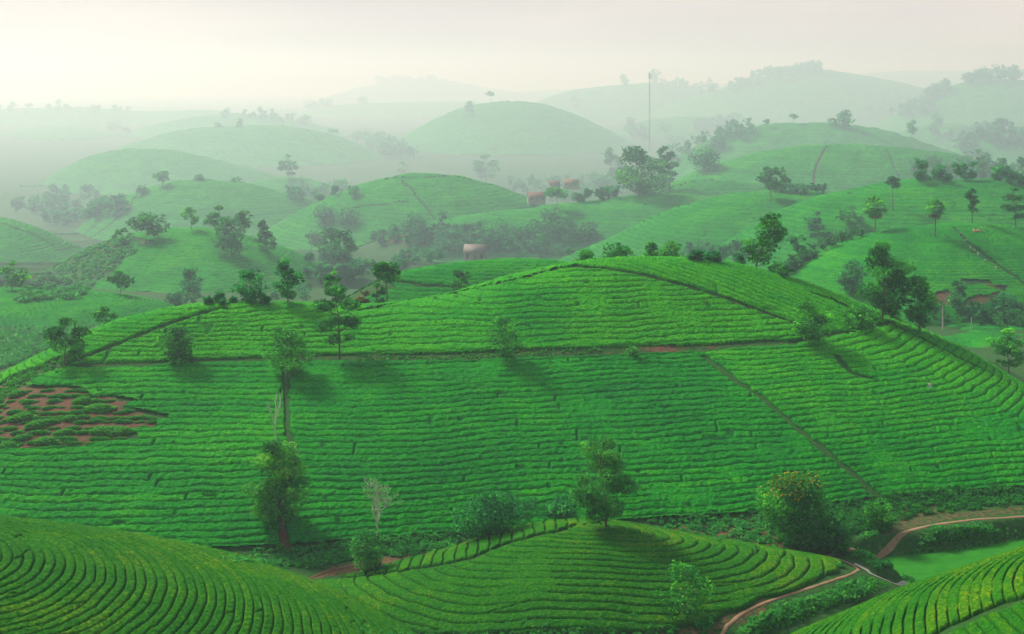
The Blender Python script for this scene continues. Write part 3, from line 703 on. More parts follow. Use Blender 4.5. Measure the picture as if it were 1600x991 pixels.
TREES = [
 # u, base row, top row, width, kind, leaves, distance (0: where the ground shows), label
 (440,826,674,98,'tall','l',0,'tall leafy tree low on the big hill, above a strip of bare red soil',dict(dens=1.7)),
 (579,892,820,62,'round','l',0,'young leafy tree on the left end of the small bottom hill, before a bare tree',{}),
 (762,842,758,102,'round','b',0,'broad dark bush-like tree at the foot of the big hill, left of the hilltop tree',{}),
 (878,815,772,52,'bush','b',0,'low dark bush left of the trunk on the small hilltop',{}),
 (947,829,670,90,'tall','l',0,'upright tree with bare lower trunk growing on top of the small middle hill',dict(dens=1.5)),
 (1243,856,724,118,'round','m',0,'big tree with yellow blossom on top at the foot of the big hill',dict(dens=1.2)),
 (1371,828,774,62,'bush','m',0,'rounded leafy bush right of the yellow-flowered tree',{}),
 (1305,862,800,58,'bush','d',0,'dark bush growing against the right side of the yellow-flowered tree',{}),
 (1072,968,872,80,'tall','m',0,'open pale-leaved sapling on the right front slope of the small middle hill',dict(dens=.55)),
 (101,574,495,72,'layered','d',0,'spreading layered tree beside the bare soil patch at the left end of the big hill',{}),
 (273,570,501,56,'round','d',0,'dense dark rounded tree on the terrace track of the big hill, left side',{}),
 (449,592,503,66,'tall','m',0,'tree with pale trunk straddling the top of the straight trail on the big hill',{}),
 (531,562,440,68,'layered','d',0,'tall dark layered tree on the terrace track reaching above the skyline of the big hill',dict(dens=1.1)),
 (792,568,486,50,'tall','m',0,'pale-green slender tree on the middle of the terrace track',dict(dens=.8)),
 (985,560,538,22,'bush','l',0,'tiny yellow-green bush on the terrace track, right of centre',{}),
 (1268,538,462,60,'tall','m',0,'leafy tree at the right end of the terrace track',{}),
 (1379,505,367,80,'tall','d',0,'tallest dark tree on the right shoulder of the big hill',dict(dens=1.2)),
 (1436,522,422,54,'tall','d',0,'dark narrow tree just right of the tallest tree on the shoulder',{}),
 (1576,588,510,58,'layered','m',0,'bushy tree below the ridge line at the right edge of the view',{}),
 (1342,514,472,58,'bush','m',0,'low spreading scrubby tree left of the tallest tree on the shoulder',{}),
 (1398,500,470,30,'bush','m',0,'small bush between the two dark trees on the shoulder',{}),
 (1180,430,324,60,'tall','d',335,'tall lopsided tree rising behind the crest right of the summit',dict(lean=.28)),
 (523,474,418,44,'sparse','m',330,'open-crowned small tree behind the skyline, above the tall layered tree',{}),
 (603,450,402,46,'umbrella','m',345,'flat-topped tree on the knoll behind the big hill',{}),
 (583,452,410,30,'sparse','m',352,'feathery small tree left of the flat-topped tree on the knoll',{}),
 (565,455,430,34,'bush','w',350,'brownish scrub bush at the left end of the knoll',{}),
 (712,425,392,46,'bush','d',395,'low dark spreading tree behind the knoll, in front of the tin-roofed house',{}),
 (724,452,422,20,'sparse','m',0,'single small tree on the knoll slope',{}),
 (826,420,392,28,'bush','m',400,'small round bush peeping over the knoll top',{}),
 (914,425,379,42,'round','m',345,'bright leafy tree behind the crest, left of the dark domed tree',{}),
 (962,420,366,74,'round','d',352,'dark domed tree behind the summit of the big hill',{}),
 (1014,415,369,34,'round','l',342,'light green tree right of the dark domed tree, smaller of the pair',{}),
 (1044,415,367,42,'round','l',346,'light green tree right of the dark domed tree, larger of the pair',{}),
 (1072,412,389,26,'bush','d',350,'small dark bush on the skyline right of the light green pair',{}),
 (1122,425,381,44,'bush','d',372,'blue-green bush behind the crest left of the lopsided tree',{}),
 (1152,425,379,28,'round','b',362,'small dark tree touching the left side of the lopsided tree',{}),
 (1208,445,398,42,'bush','m',352,'bush behind the crest just right of the lopsided tree',{}),
 (166,515,476,42,'sparse','l',300,'light green small tree on the left skyline of the big hill',{}),
 (19,456,408,42,'layered','m',0,'layered tree on the low hill at the left edge',{}),
 (188,462,420,36,'broad','d',0,'faded tree on the low left hill, beside its thin path',{}),
 (84,455,440,14,'bush','d',0,'tiny dark shrub on the crest of the low left hill',{}),
 (227,382,329,58,'broad','d',0,'broad hazy tree on the left top of the rough hill',{}),
 (190,384,357,30,'sparse','m',0,'small open tree left of the broad hazy tree',{}),
 (299,362,321,28,'sparse','m',0,'small two-tiered tree in the middle of the rough hilltop',{}),
 (340,372,319,34,'layered','d',0,'leftmost of three trees bunched on the rough hill, with a ragged top',{}),
 (362,402,332,56,'tall','d',0,'largest middle tree of the bunch on the rough hill',{}),
 (382,372,326,30,'broad','d',0,'rightmost tree of the bunch on the rough hill',{}),
 (416,396,340,38,'cone','d',0,'cone-shaped tree right of the bunch on the rough hill',{}),
 (304,474,414,36,'tall','b',0,'faint tall tree in the haze under the middle of the rough hill',{}),
 (391,474,418,54,'tall','b',0,'faint wide tree in the haze above the left crest of the big hill',{}),
 (450,478,398,44,'tall','b',0,'faint tall tree in the haze below the cone-shaped tree',{}),
 (277,480,452,34,'bush','b',0,'faint low bush behind the left crest of the big hill',{}),
 (519,420,350,40,'tall','d',0,'left half of a dense pair of tall trees in the valley left of centre',{}),
 (543,426,352,46,'tall','d',0,'right half of a dense pair of tall trees in the valley left of centre',{}),
 (487,394,360,30,'slim','d',0,'smaller tree left of the dense valley pair',{}),
 (505,352,318,52,'round','b',0,'hazy rounded grove tree above the valley pair, left side',{}),
 (545,352,322,46,'round','b',0,'hazy rounded grove tree above the valley pair, right side',{}),
 (649,382,329,42,'tall','b',0,'hazy oval tree on the slope beyond the knoll',{}),
 (690,374,338,24,'cone','b',0,'pointed hazy tree right of the oval tree',{}),
 (695,345,326,16,'bush','b',0,'tiny hazy tree above the pointed one',{}),
 (764,394,360,32,'round','b',0,'round hazy tree right of the tin-roofed house',{}),
 (870,335,294,44,'umbrella','b',0,'hazy flat-crowned tree below the red roofs',{}),
 (868,374,322,60,'tall','b',0,'dark hazy tree mass in the valley under the flat-crowned tree',{}),
 (920,376,342,44,'round','b',0,'round hazy tree at the foot of the long slanting slope',{}),
 (820,380,352,38,'round','b',0,'round hazy tree left of the dark valley tree mass',{}),
 (998,308,224,86,'tall','d',0,'huge dark tree standing below the lattice mast',dict(dens=1.1)),
 (966,306,224,34,'tall','d',0,'narrow tree attached to the left of the huge dark tree',{}),
 (1046,300,224,36,'sparse','d',0,'open airy tree right of the huge dark tree',{}),
 (1036,304,266,42,'round','m',0,'small green tree at the right foot of the huge dark tree',{}),
 (945,312,268,44,'round','b',0,'hazy low tree at the left foot of the huge dark tree',{}),
 (1104,270,227,56,'round','b',0,'domed hazy tree right of the mast',{}),
 (760,288,240,40,'layered','d',0,'flat-topped layered tree on the right shoulder of the footpath-crossed hill',{}),
 (451,282,241,30,'layered','d',0,'lone upright tree behind the left dome hill',{}),
 (253,294,264,30,'broad','d',0,'rounded tree on the left shoulder of the dome hill',{}),
 (224,306,286,24,'bush','d',0,'low tree below the rounded tree on the dome hill',{}),
 (313,284,272,20,'bush','b',0,'small bush on the very top of the dome hill',{}),
 (370,287,276,30,'bush','b',0,'flat bush right of the top of the dome hill',{}),
 (556,312,288,20,'round','b',0,'small dark tree on the left slope of the footpath-crossed hill',{}),
 (533,300,276,34,'bush','b',0,'pale bush behind the left slope of the footpath-crossed hill',{}),
 (1205,318,257,48,'broad','d',0,'broad dark tree with trunk in front of the far broad right hill',{}),
 (1396,332,276,28,'umbrella','d',0,'slender flat-topped tree above the left fan palm',{}),
 (1519,352,288,22,'slim','d',0,'thin two-tiered tree right of the right fan palm',{}),
 (1587,358,288,32,'layered','d',0,'dark layered tree at the right edge behind the palm hill',{}),
 (1279,384,328,40,'layered','b',0,'open tree in the gully left of the fan palms',{}),
 (1328,360,321,36,'layered','b',0,'spreading tree in the gully nearest the left fan palm',{}),
 (1249,406,364,36,'sparse','b',0,'pale-trunked tree at the lower left end of the gully',{}),
 (1296,380,358,28,'bush','d',0,'dark bush in the gully between two open trees',{}),
 (1332,462,402,50,'round','b',0,'dark hazy tree behind the left side of the tallest tree',{}),
 (1497,494,432,32,'tall','b',0,'narrow tree beside the reddish bare patches on the palm hill',{}),
 (1571,506,452,46,'round','b',0,'hazy round tree right of the pale posts',{}),
 (1530,505,470,44,'round','b',0,'low hazy tree between the pale posts and the round tree',{}),
 (1320,200,168,26,'round','d',0,'dense oval tree on the crest of the pale right hill',{}),
 (1301,198,184,20,'sparse','b',0,'little open tree left of the dense oval tree',{}),
 (1240,196,179,16,'umbrella','b',0,'tiny flat-topped tree on the pale right hill',{}),
 (1425,218,186,18,'slim','b',0,'slim tree left of the tall oval one in the far right valley',{}),
 (1461,212,175,22,'tall','b',0,'tall oval tree in the far right valley',{}),
 (1516,244,204,40,'round','b',0,'round hazy tree in front of the far right hill',{}),
 (1556,232,196,20,'slim','b',0,'slim hazy tree near the right edge',{}),
 (1581,212,189,14,'cone','b',0,'small pointed conifer near the right edge',{}),
 (1532,280,236,40,'broad','d',far(700),'dark-crowned tree in the row at the right edge, left one',{}),
 (1566,280,236,44,'broad','d',far(690),'dark-crowned tree in the row at the right edge, middle one',{}),
 (1600,282,234,44,'broad','d',far(680),'dark-crowned tree in the row at the right edge, right one cut by the frame',{}),
 (990,218,180,24,'tall','b',0,'oval tree left of the lattice mast',{}),
 (1008,222,192,22,'round','b',0,'round tree touching the lattice mast',{}),
 (1040,212,190,26,'sparse','b',0,'spreading small tree right of the lattice mast',{}),
 (513,168,153,16,'round','b',0,'faint round tree on the far left skyline, smaller of two',{}),
 (569,164,149,20,'round','b',0,'faint round tree on the far left skyline, larger of two',{}),
 (476,196,178,24,'round','b',0,'faint round tree behind the long pale hill',{}),
 (437,196,180,16,'slim','b',0,'faint narrow tree left of the round one behind the long pale hill',{}),
 (735,180,156,16,'tall','b',0,'narrow faint tree on the left shoulder of the large pale hill',{}),
 (767,162,143,14,'umbrella','b',0,'tiny umbrella-shaped tree above the large pale hill',{}),
 (900,172,148,18,'tall','b',0,'faint tree on the right skyline of the large pale hill',{}),
 (977,142,115,16,'slim','b',0,'faint two-tiered tree left of the mast top',{}),
 (1023,136,106,18,'slim','b',0,'faint tall tree right of the mast top',{}),
 (177,208,188,30,'sparse','b',0,'faint open tree on the far left skyline',{}),
 (199,212,197,18,'sparse','b',0,'faint low tree right of the open one on the far left skyline',{}),
 (343,200,191,18,'bush','b',0,'little flat bush on the long pale hill',{}),
 (375,200,185,10,'cone','b',0,'tiny pointed tree on the long pale hill',{}),
 (557,222,203,22,'round','b',0,'faint round tree on the right slope of the long pale hill',{}),
 (582,232,210,30,'round','b',0,'faint bushy tree at the right foot of the long pale hill',{}),
 (519,212,202,18,'umbrella','b',0,'faint flat tree on the right shoulder of the long pale hill',{}),
]
for T in TREES:
    e, h, wm, seed = place(*T[:8], **T[8])
    if 'yellow blossom' in T[7]:
        cr = [c for c in e.children if c.name.startswith('crown')][0]
        rs = np.random.RandomState(5); n = 300
        co = np.empty(len(cr.data.vertices) * 3, np.float32); cr.data.vertices.foreach_get('co', co); co = co.reshape(-1, 4, 3).mean(1)
        cand = co[(co[:, 2] > 0.62 * h) & ((co[:, 0] < 0.15 * wm) | (co[:, 2] > .75 * h))]; r_ = np.hypot(cand[:, 0], cand[:, 1]) + cand[:, 2] * 0.8
        pick = cand[np.argsort(-r_)[:900]][rs.permutation(min(900, len(cand)))[:n]]
        V_, F_ = leaves(rs, pick + [0, 0, 0.15], 0.30); link('blossom', build_mesh('blossom', V_, F_, [L_flower], {'tone': rs.rand(len(V_))}, smooth=False), cr)

# fan palms
def palm(u, vb, vt, w, label, fans=34, group=None):
    x, y, z = hit(u, vb); h = HCAM - (vt - VH) / FPX * y - z; W2 = w * y / FPX / 2; rs = np.random.RandomState(int(u))
    e = link('fan_palm', None, label=label, category='palm tree'); e.location = (x, y, z)
    if group: e['group'] = group
    hc = h - W2 * 1.0; TP = np.array([[0.02 * t * h * sin(t * 3), 0, -0.3 + (hc + 0.3) * t] for t in np.linspace(0, 1, 8)])
    link('trunk', build_mesh('trunk', *tube(TP, np.linspace(0.28, 0.2, 8), 8), [M_bark]), e)
    def crown(n, lo, hi, L_, name, mat):
        Vs, tn = [], []
        for k in range(n):
            a = k * 2.4 + rs.rand(); el = radians(rs.uniform(lo, hi)); d = np.array([cos(a) * cos(el), sin(a) * cos(el), sin(el)])
            side = np.cross(d, [0, 0, 1]); side /= np.linalg.norm(side); upv = np.cross(side, d); o = TP[-1]; m_ = o + d * L_ * 0.45; tone = rs.rand()
            Vs.append(np.array([o - side * .04, o + side * .04, m_ + side * .03, m_ - side * .03])); tn += [tone] * 4
            for q in np.linspace(-1.25, 1.25, 9):
                dr = d * cos(q) + side * sin(q); tip = m_ + dr * L_ * 0.62 + np.array([0, 0, -0.16 * L_ * (0.4 + abs(q))]); mm = m_ + dr * L_ * 0.34
                wv = np.cross(dr, upv) * 0.075 * L_
                Vs.append(np.array([m_, mm - wv, tip, mm + wv])); tn += [tone] * 4
        V_ = np.vstack(Vs); link(name, build_mesh(name, V_, np.arange(len(V_)).reshape(-1, 4), [mat], {'tone': np.array(tn)}, smooth=False), e)
    crown(fans, -25, 85, W2 * 1.05, 'crown', L_mid); crown(12, -80, -35, W2 * 0.85, 'dead_fronds', L_brown)
palm(1367, 366, 305, 40, 'left fan palm, shorter, on the edge of the right hill'); palm(1461, 373, 309, 36, 'right fan palm with long bare trunk, standing alone on the right hill')
palm(628, 274, 252, 20, 'tiny palm on the crest of the footpath-crossed hill', 16)

# bare trees
def bare(u, vb, vt, w, label, depth=5, D=0, seed=3, snag=False):
    if D: x, y = (u - 800) / FPX * D, D; z = float(ground(np.array([x]), np.array([y]))[0])
    else: x, y, z = hit(u, vb)
    h = HCAM - (vt - VH) / FPX * y - z; wm = w * y / FPX; rs = np.random.RandomState(seed)
    e = link('bare_tree', None, label=label, category='tree'); e.location = (x, y, z)
    tr, br = [], []
    def grow(p, d, L_, r, k):
        n = 4; P = [p]; dd = d
        for i in range(n): dd = dd + rs.randn(3) * 0.10; dd /= np.linalg.norm(dd); P.append(P[-1] + dd * L_ / n)
        (tr if k == 0 else br).append(tube(P, np.linspace(r, r * 0.6, n + 1), 5))
        if k >= depth: return
        for _ in range(3 if k < 3 else 2):
            a = rs.rand() * 2 * pi; s = 0.95 if k else 0.7; nd = dd + np.array([cos(a) * s * (1 if not snag else .5), sin(a) * s * (1 if not snag else .5), 0.28]); nd /= np.linalg.norm(nd)
            grow(P[-1] if _ < 2 or k == 0 else P[2], nd, L_ * rs.uniform(0.62, 0.85), max(r * 0.62, 0.035), k + 1)
    grow(np.array([0, 0, -0.3]), np.array([0.03, 0, 1.0]), h * 0.30, max(0.022 * h, 0.08), 0)
    V_, F_ = join(tr); zmax = max(v[0][:, 2].max() for v in br); k_ = h / zmax
    V2, F2 = join(br); wx = np.abs(V2[:, 0]).max() * 2 / wm
    for A in (V_, V2): A[:, 2] *= k_; A[:, :2] /= max(wx, .3)
    if not snag:
        tips = V2[rs.permutation(len(V2))[:220]]; tips = tips[tips[:, 2] > h * .45] + rs.randn(3) * .05
        LV, LF_ = leaves(rs, tips + rs.randn(*tips.shape) * .15, .26); link('leaves', build_mesh('leaves', LV, LF_, [L_light], {'tone': rs.rand(len(LV))}, smooth=False), e)
    link('trunk', build_mesh('trunk', V_, F_, [M_pale_bark]), e); link('branches', build_mesh('branches', V2, F2, [M_pale_bark]), e)
bare(588, 846, 742, 88, 'leafless pale tree with fanned twigs behind the young leafy tree', 6, 0, 4)
bare(431, 700, 612, 26, 'dead grey snag with two short limbs beside the straight trail', 3, 0, 9, True)

# single tea bushes surviving in the bare soil patch
rs = np.random.RandomState(11); nb = 0; protos = []
for k in range(4):
    n = 420; dv_ = rs.randn(n, 3); dv_ /= np.linalg.norm(dv_, axis=1)[:, None]; dv_[:, 2] = np.abs(dv_[:, 2])
    V_, F_ = leaves(rs, dv_ * rs.uniform(.75, 1.05, n)[:, None] * [1, .62, .62], 0.30); protos.append(build_mesh('tea_bush', V_, F_, [L_light if k == 3 else L_mid], {'tone': np.clip(np.repeat(rs.normal(.5, .2, n), 4), 0, 1)}, smooth=False))
big = [(35,655,1),(62,665,1),(108,656,0),(35,686,0),(72,692,1),(175,676,1),(190,677,1),(160,676,1),(28,618,1),(130,629,1),(155,640,1),(100,678,0),(12,700,1)]
spots = [(u, v, 1.3 + .4 * (b == 1), 3) for u, v, b in big]
for r in range(11):
    v = 612 + r * 8.2 + rs.randn() * 0.8; u = -50 + rs.rand() * 8
    while u < 245:
        if inpoly(np.array(u), np.array(v), soil_patch) and rs.rand() < 0.66: spots.append((u, v + rs.randn() * 0.9, rs.uniform(.5, 1.1), rs.randint(3)))
        u += rs.uniform(6, 12)
for i, (u, v, s, k) in enumerate(spots):
    x, y, z = hit(u, v, main)
    o = link('tea_bush', protos[k], label='big bright tea bush among the thin ones in the bare soil patch' if k == 3 else 'small dark tea bush in the %s rows of the bare soil patch' % ('upper' if v < 640 else 'middle' if v < 670 else 'lower'), category='tea bush', group='big tea bushes in the soil patch' if k == 3 else 'small tea bushes in the %s rows of the soil patch' % ('upper' if v < 640 else 'middle' if v < 670 else 'lower'))
    o.location = (x, y, z - 0.05); o.rotation_euler = (0, 0, rs.rand() * 0.6); o.scale = (s * rs.uniform(1, 1.6), s, s * (0.9 if k == 3 else .75))

# ------------------------------------------------------------------ masses of scrub and far woods
def scatter_in(poly, n, rs):
    P = np.array(poly, float); out = np.empty((0, 2))
    while len(out) < n:
        q = rs.rand(n * 2, 2) * (P.max(0) - P.min(0)) + P.min(0); out = np.vstack([out, q[inpoly(q[:, 0], q[:, 1], poly)]])
    return out[:n]
def scrub(name, label, polys, n, hmin, hmax, mat, seed, leaf=None, cat='scrub', per=26, flatness=0.7, dmin=0, dmax=1e9):
    rs = np.random.RandomState(seed); Cs, ts = [], []
    for poly in polys:
        q = scatter_in(poly, n, rs); x, y = seen(q[:, 0], q[:, 1]); y = y + rs.rand(n) * 2; ok = (y > dmin) & (y < dmax)
        for TP in TRACKS: ok &= np.min(np.hypot(x[:, None] - TP[None, :, 0], (y[:, None] - TP[None, :, 1]) * .6), 1) > 1.5
        x, y = x[ok], y[ok]
        big_ = 0.5 + vnoise(x, y, 6, seed % 9) ; z = ground(x, y)
        for X, Y, Z, b in zip(x, y, z, big_):
            s = (hmin + (hmax - hmin) * rs.rand() ** 2 * (0.4 + b)); dv_ = rs.randn(per, 3); dv_ /= np.linalg.norm(dv_, axis=1)[:, None]
            dv_[:, 2] = dv_[:, 2] * flatness; r = rs.uniform(.55, 1.05, per)[:, None]
            Cs.append(np.array([X, Y, Z + s * 0.45]) + dv_ * r * s * [1, 1, .8]); ts.append(np.clip(rs.normal(0.4 + (rs.rand() - .5) * .4, .15, per), 0, 1))
    Cn = np.vstack(Cs); V_, F_ = leaves(rs, Cn, leaf or 0.34)
    link(name, build_mesh(name, V_, F_, [mat], {'tone': np.repeat(np.concatenate(ts), 4)}, smooth=False), kind='stuff', label=label, category=cat)
scrub('undergrowth', 'rough undergrowth along the foot of the big hill', [[(330,880),(460,868),(600,855),(720,840),(720,862),(600,878),(500,892),(420,890)]], 520, .35, 1.0, L_scrub, 21)
scrub('undergrowth', 'leafy bank between the big hill and the red track', [[(1290,800),(1400,784),(1500,772),(1600,768),(1600,790),(1500,800),(1440,808),(1390,826),(1330,846),(1240,858),(1240,830)]], 620, .5, 1.5, L_dark, 22)
scrub('undergrowth', 'grassy terraces right of the small hilltop', [[(1000,822),(1100,816),(1200,818),(1290,800),(1290,860),(1180,862),(1080,848)]], 420, .25, .8, L_scrub, 23)
scrub('undergrowth', 'shrubs on the bank between the red track and the paddy', [[(1345,862),(1400,846),(1450,832),(1600,816),(1600,834),(1500,848),(1420,862),(1350,878),(1310,870)]], 520, .4, 1.3, L_scrub, 24)
scrub('undergrowth', 'shrubs on the bank below the footpath', [[(1160,972),(1200,955),(1260,935),(1340,912),(1362,915),(1350,935),(1290,955),(1220,978),(1185,1000),(1140,1000)]], 620, .35, 1.1, L_light, 25)
scrub('undergrowth', 'weeds on the soil bank round the small middle hill', [[(1080,975),(1160,945),(1250,915),(1320,888),(1335,893),(1250,925),(1180,946),(1130,975),(1100,1000)],[(560,990),(800,985),(1060,975),(1060,1010),(560,1010)]], 260, .2, .6, L_scrub, 26)
scrub('undergrowth', 'weeds beside the causeway', [[(1362,886),(1400,896),(1430,912),(1440,916),(1400,908),(1370,898)]], 90, .3, .8, L_scrub, 27)
scrub('undergrowth', 'scrub filling the saddle behind the shoulder of the big hill', [[(1240,520),(1330,495),(1400,490),(1400,500),(1330,518),(1250,532)]], 120, .4, 1.3, L_mid, 28)
scrub('undergrowth', 'shrubs between the two low middle trees at the foot of the big hill', [[(700,835),(800,800),(900,790),(900,815),(800,822),(740,842)]], 160, .5, 1.6, L_blue, 29)
scrub('undergrowth', 'weedy strip at the left end of the big hill', [verge_left], 260, .3, .9, L_mid, 30)
def woods(name, label, polys, n, hmin, hmax, seed, mat=None, leaf=None, per=60, D=None):
    """trees of a wood too many to count, each with its own crown of leaf clumps"""
    rs = np.random.RandomState(seed); Cs, ts, L_ = [], [], 1
    for poly in polys:
        q = scatter_in(poly, n, rs); x, y = seen(q[:, 0], q[:, 1]); z = ground(x, y)
        hp = rs.uniform(hmin, hmax, n); hm = hp * y / FPX; L_ = np.median(y) / 1408 * 2.2
        for X, Y, Z, h in zip(x, y, z, hm):
            w = h * rs.uniform(.45, .8); nc = 6
            for k in range(nc):
                c = np.array([X + rs.randn() * w * .22, Y + rs.randn() * w * .22, Z + h * rs.uniform(.3, .85)]); dv_ = rs.randn(per // nc, 3); dv_ /= np.linalg.norm(dv_, axis=1)[:, None]
                Cs.append(c + dv_ * w * rs.uniform(.16, .3) * [1, 1, .85]); ts.append(np.clip(rs.normal(.4 + rs.randn() * .12, .12, per // nc), 0, 1))
    V_, F_ = leaves(rs, np.vstack(Cs), leaf or L_)
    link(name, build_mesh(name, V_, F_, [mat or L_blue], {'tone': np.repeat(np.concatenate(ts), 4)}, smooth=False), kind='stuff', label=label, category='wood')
woods('wood', 'hazy wood in the valley around the red roofs', [[(780,292),(860,290),(960,275),(1000,300),(960,315),(900,318),(850,312),(790,300)]], 60, 12, 26, 41)
woods('wood', 'hazy wood in the valley around the tin-roofed house', [[(590,430),(640,405),(720,390),(800,388),(880,392),(900,405),(800,404),(700,410),(620,432)],[(660,385),(740,368),(860,368),(940,380),(880,395),(700,395)]], 80, 14, 32, 42)
woods('wood', 'hazy wood right of the lattice mast', [[(1060,225),(1120,212),(1180,205),(1210,198),(1160,225),(1110,245),(1060,262),(1040,245)]], 60, 12, 30, 43)
woods('wood', 'line of trees along the gully below the fan palms', [[(1225,428),(1260,405),(1310,380),(1350,366),(1350,374),(1300,390),(1260,412),(1225,440)]], 50, 10, 26, 44, L_dark)
woods('wood', 'belt of trees behind the pale posts', [[(1420,505),(1470,495),(1560,492),(1610,490),(1610,525),(1540,520),(1470,512)]], 50, 16, 36, 45, L_dark)
woods('wood', 'hazy wood at the foot of the far broad hill', [[(1420,275),(1480,262),(1540,262),(1610,275),(1610,296),(1540,285),(1440,290)]], 60, 14, 34, 46)
woods('wood', 'thicket under the left foot of the broad right hill', [[(1060,400),(1120,395),(1160,385),(1180,400),(1130,412),(1070,410)],[(1215,300),(1290,300),(1290,308),(1200,306)]], 30, 10, 22, 47)
woods('wood', 'misty wood in the left valley', [[(20,335),(80,312),(160,318),(200,330),(160,355),(110,372),(60,350)],[(560,222),(620,235),(650,255),(600,250)]], 50, 16, 34, 48)
woods('wood', 'misty wood below the rough hill', [[(470,410),(520,400),(560,415),(600,425),(570,440),(520,448),(480,440)],[(440,300),(520,295),(560,300),(500,318),(450,318)]], 26, 10, 24, 49)
woods('wood', 'dense wood crowning the far right hill', [[(1495,128),(1530,122),(1590,124),(1592,132),(1500,136)]], 60, 16, 26, 50)
woods('wood', 'dense wood crowning the far summit right of the mast', [[(1140,140),(1200,118),(1280,110),(1285,118),(1200,130),(1140,148)]], 80, 10, 20, 51)
woods('wood', 'wood along the far ridge right of the mast top', [[(1020,136),(1100,140),(1140,150),(1100,152),(1020,142)],[(1440,152),(1480,140),(1490,150),(1450,162)]], 30, 12, 22, 52)
woods('wood', 'faint wood on the far left summit', [[(570,132),(620,130),(690,126),(690,134),(600,138)],[(470,168),(560,150),(560,156),(480,174)]], 40, 8, 16, 53)
woods('wood', 'misty wood on the slopes below the far right hill', [[(1330,185),(1400,170),(1450,165),(1470,180),(1400,192)],[(1480,215),(1560,205),(1600,212),(1600,235),(1520,232)],[(1070,205),(1120,200),(1160,196),(1120,212)]], 40, 12, 26, 54)
scrub('undergrowth', 'hedges and rough growth in the valley left of the big hill', [[(-40,520),(60,515),(150,505),(130,520),(60,555),(-40,595)]], 420, .8, 2.6, L_scrub, 31, leaf=.6)
scrub('undergrowth', 'rank growth on the rough slope of the left hill', [[(20,475),(40,452),(95,414),(150,386),(195,374),(215,392),(180,420),(140,452),(120,472)]], 420, 1.0, 3.0, L_scrub, 32, leaf=1.3)
scrub('undergrowth', 'weeds along the worn terrace track', [[(560,562),(700,561),(850,554),(940,550),(940,556),(850,562),(700,569),(560,569)]], 240, .15, .5, L_light, 33, leaf=.25)
woods('wood', 'misty wood in the valley behind the low left hill', [[(-40,430),(40,440),(30,452),(-40,452)],[(0,300),(60,290),(110,300),(60,330),(0,335)],[(250,470),(330,468),(480,462),(500,470),(400,480),(300,482)]], 26, 12, 26, 55)
woods('wood', 'hedgerow trees in the valley below the footpath-crossed hill', [[(570,372),(640,360),(760,372),(740,384),(600,392)],[(860,300),(950,300),(940,318),(860,320)]], 34, 12, 24, 56)
scrub('undergrowth', 'grass and weeds between the footpath and the paddies', [[(1180,965),(1300,925),(1345,905),(1400,915),(1330,940),(1230,985),(1150,1010)],[(1345,868),(1480,852),(1600,832),(1600,846),(1500,862),(1400,874),(1350,884)]], 900, .15, .5, L_mid, 34, leaf=.22, per=14)
woods('wood', 'faint tree line on the far left ridge', [[(-40,172),(120,168),(240,176),(240,181),(-40,180)],[(330,178),(400,176),(470,186),(460,192),(340,186)]], 26, 7, 15, 57)

# ------------------------------------------------------------------ buildings, mast, posts, people
M_wall = simple('weathered_plaster', (.22, .19, .16), (.36, .32, .27), 2.0)
M_tin = simple('pale_tin_roof', (.15, .13, .12), (.22, .19, .17), 1.5, 0.6)
M_tile = simple('red_roof_tiles', (.17, .09, .07), (.25, .13, .10), 3.0)
M_hole = simple('dark_opening', (.02, .02, .02), (.04, .035, .03), 2.0)
M_wood = simple('brown_wood', (.10, .06, .03), (.20, .12, .07), 4.0)
M_steel = simple('mast_steel', (.16, .13, .13), (.24, .2, .2), 4.0, 0.5)
M_post = simple('concrete_post', (.34, .32, .28), (.46, .43, .38), 4.0)
M_skin = simple('skin', (.32, .19, .12), (.36, .22, .14), 4.0, bump=None)
M_straw = simple('straw_hat', (.62, .55, .38), (.78, .70, .52), 10.0)
M_cloths = [simple('dark_blue_cloth', (.03, .05, .12), (.05, .07, .16), 8.0), simple('red_cloth', (.35, .04, .05), (.45, .07, .07), 8.0), simple('pale_cloth', (.5, .5, .52), (.65, .65, .66), 8.0), simple('teal_cloth', (.05, .28, .32), (.08, .38, .42), 8.0)]
def box(x0, x1, y0, y1, z0, z1):
    V = np.array([(x, y, z) for z in (z0, z1) for y in (y0, y1) for x in (x0, x1)], float)
    return V, np.array([(0, 2, 3, 1), (4, 5, 7, 6), (0, 1, 5, 4), (2, 6, 7, 3), (0, 4, 6, 2), (1, 3, 7, 5)])
def gable(w, d, z0, z1, th=0.14, over=0.5):
    a, b = w / 2 + over, d / 2 + over; V, F = [], []
    zz = z0 - over * (z1 - z0) / (d / 2)
    P = [(-b, zz), (0, z1), (b, zz)]
    V = [(x, y, z + t) for x in (-a, a) for t in (0, th) for y, z in P]
    F = [(3, 4, 10, 9), (4, 5, 11, 10), (0, 6, 7, 1), (1, 7, 8, 2), (0, 1, 4, 3), (1, 2, 5, 4), (6, 9, 10, 7), (7, 10, 11, 8), (0, 3, 9, 6), (2, 8, 11, 5)]
    return np.array(V, float), np.array(F)
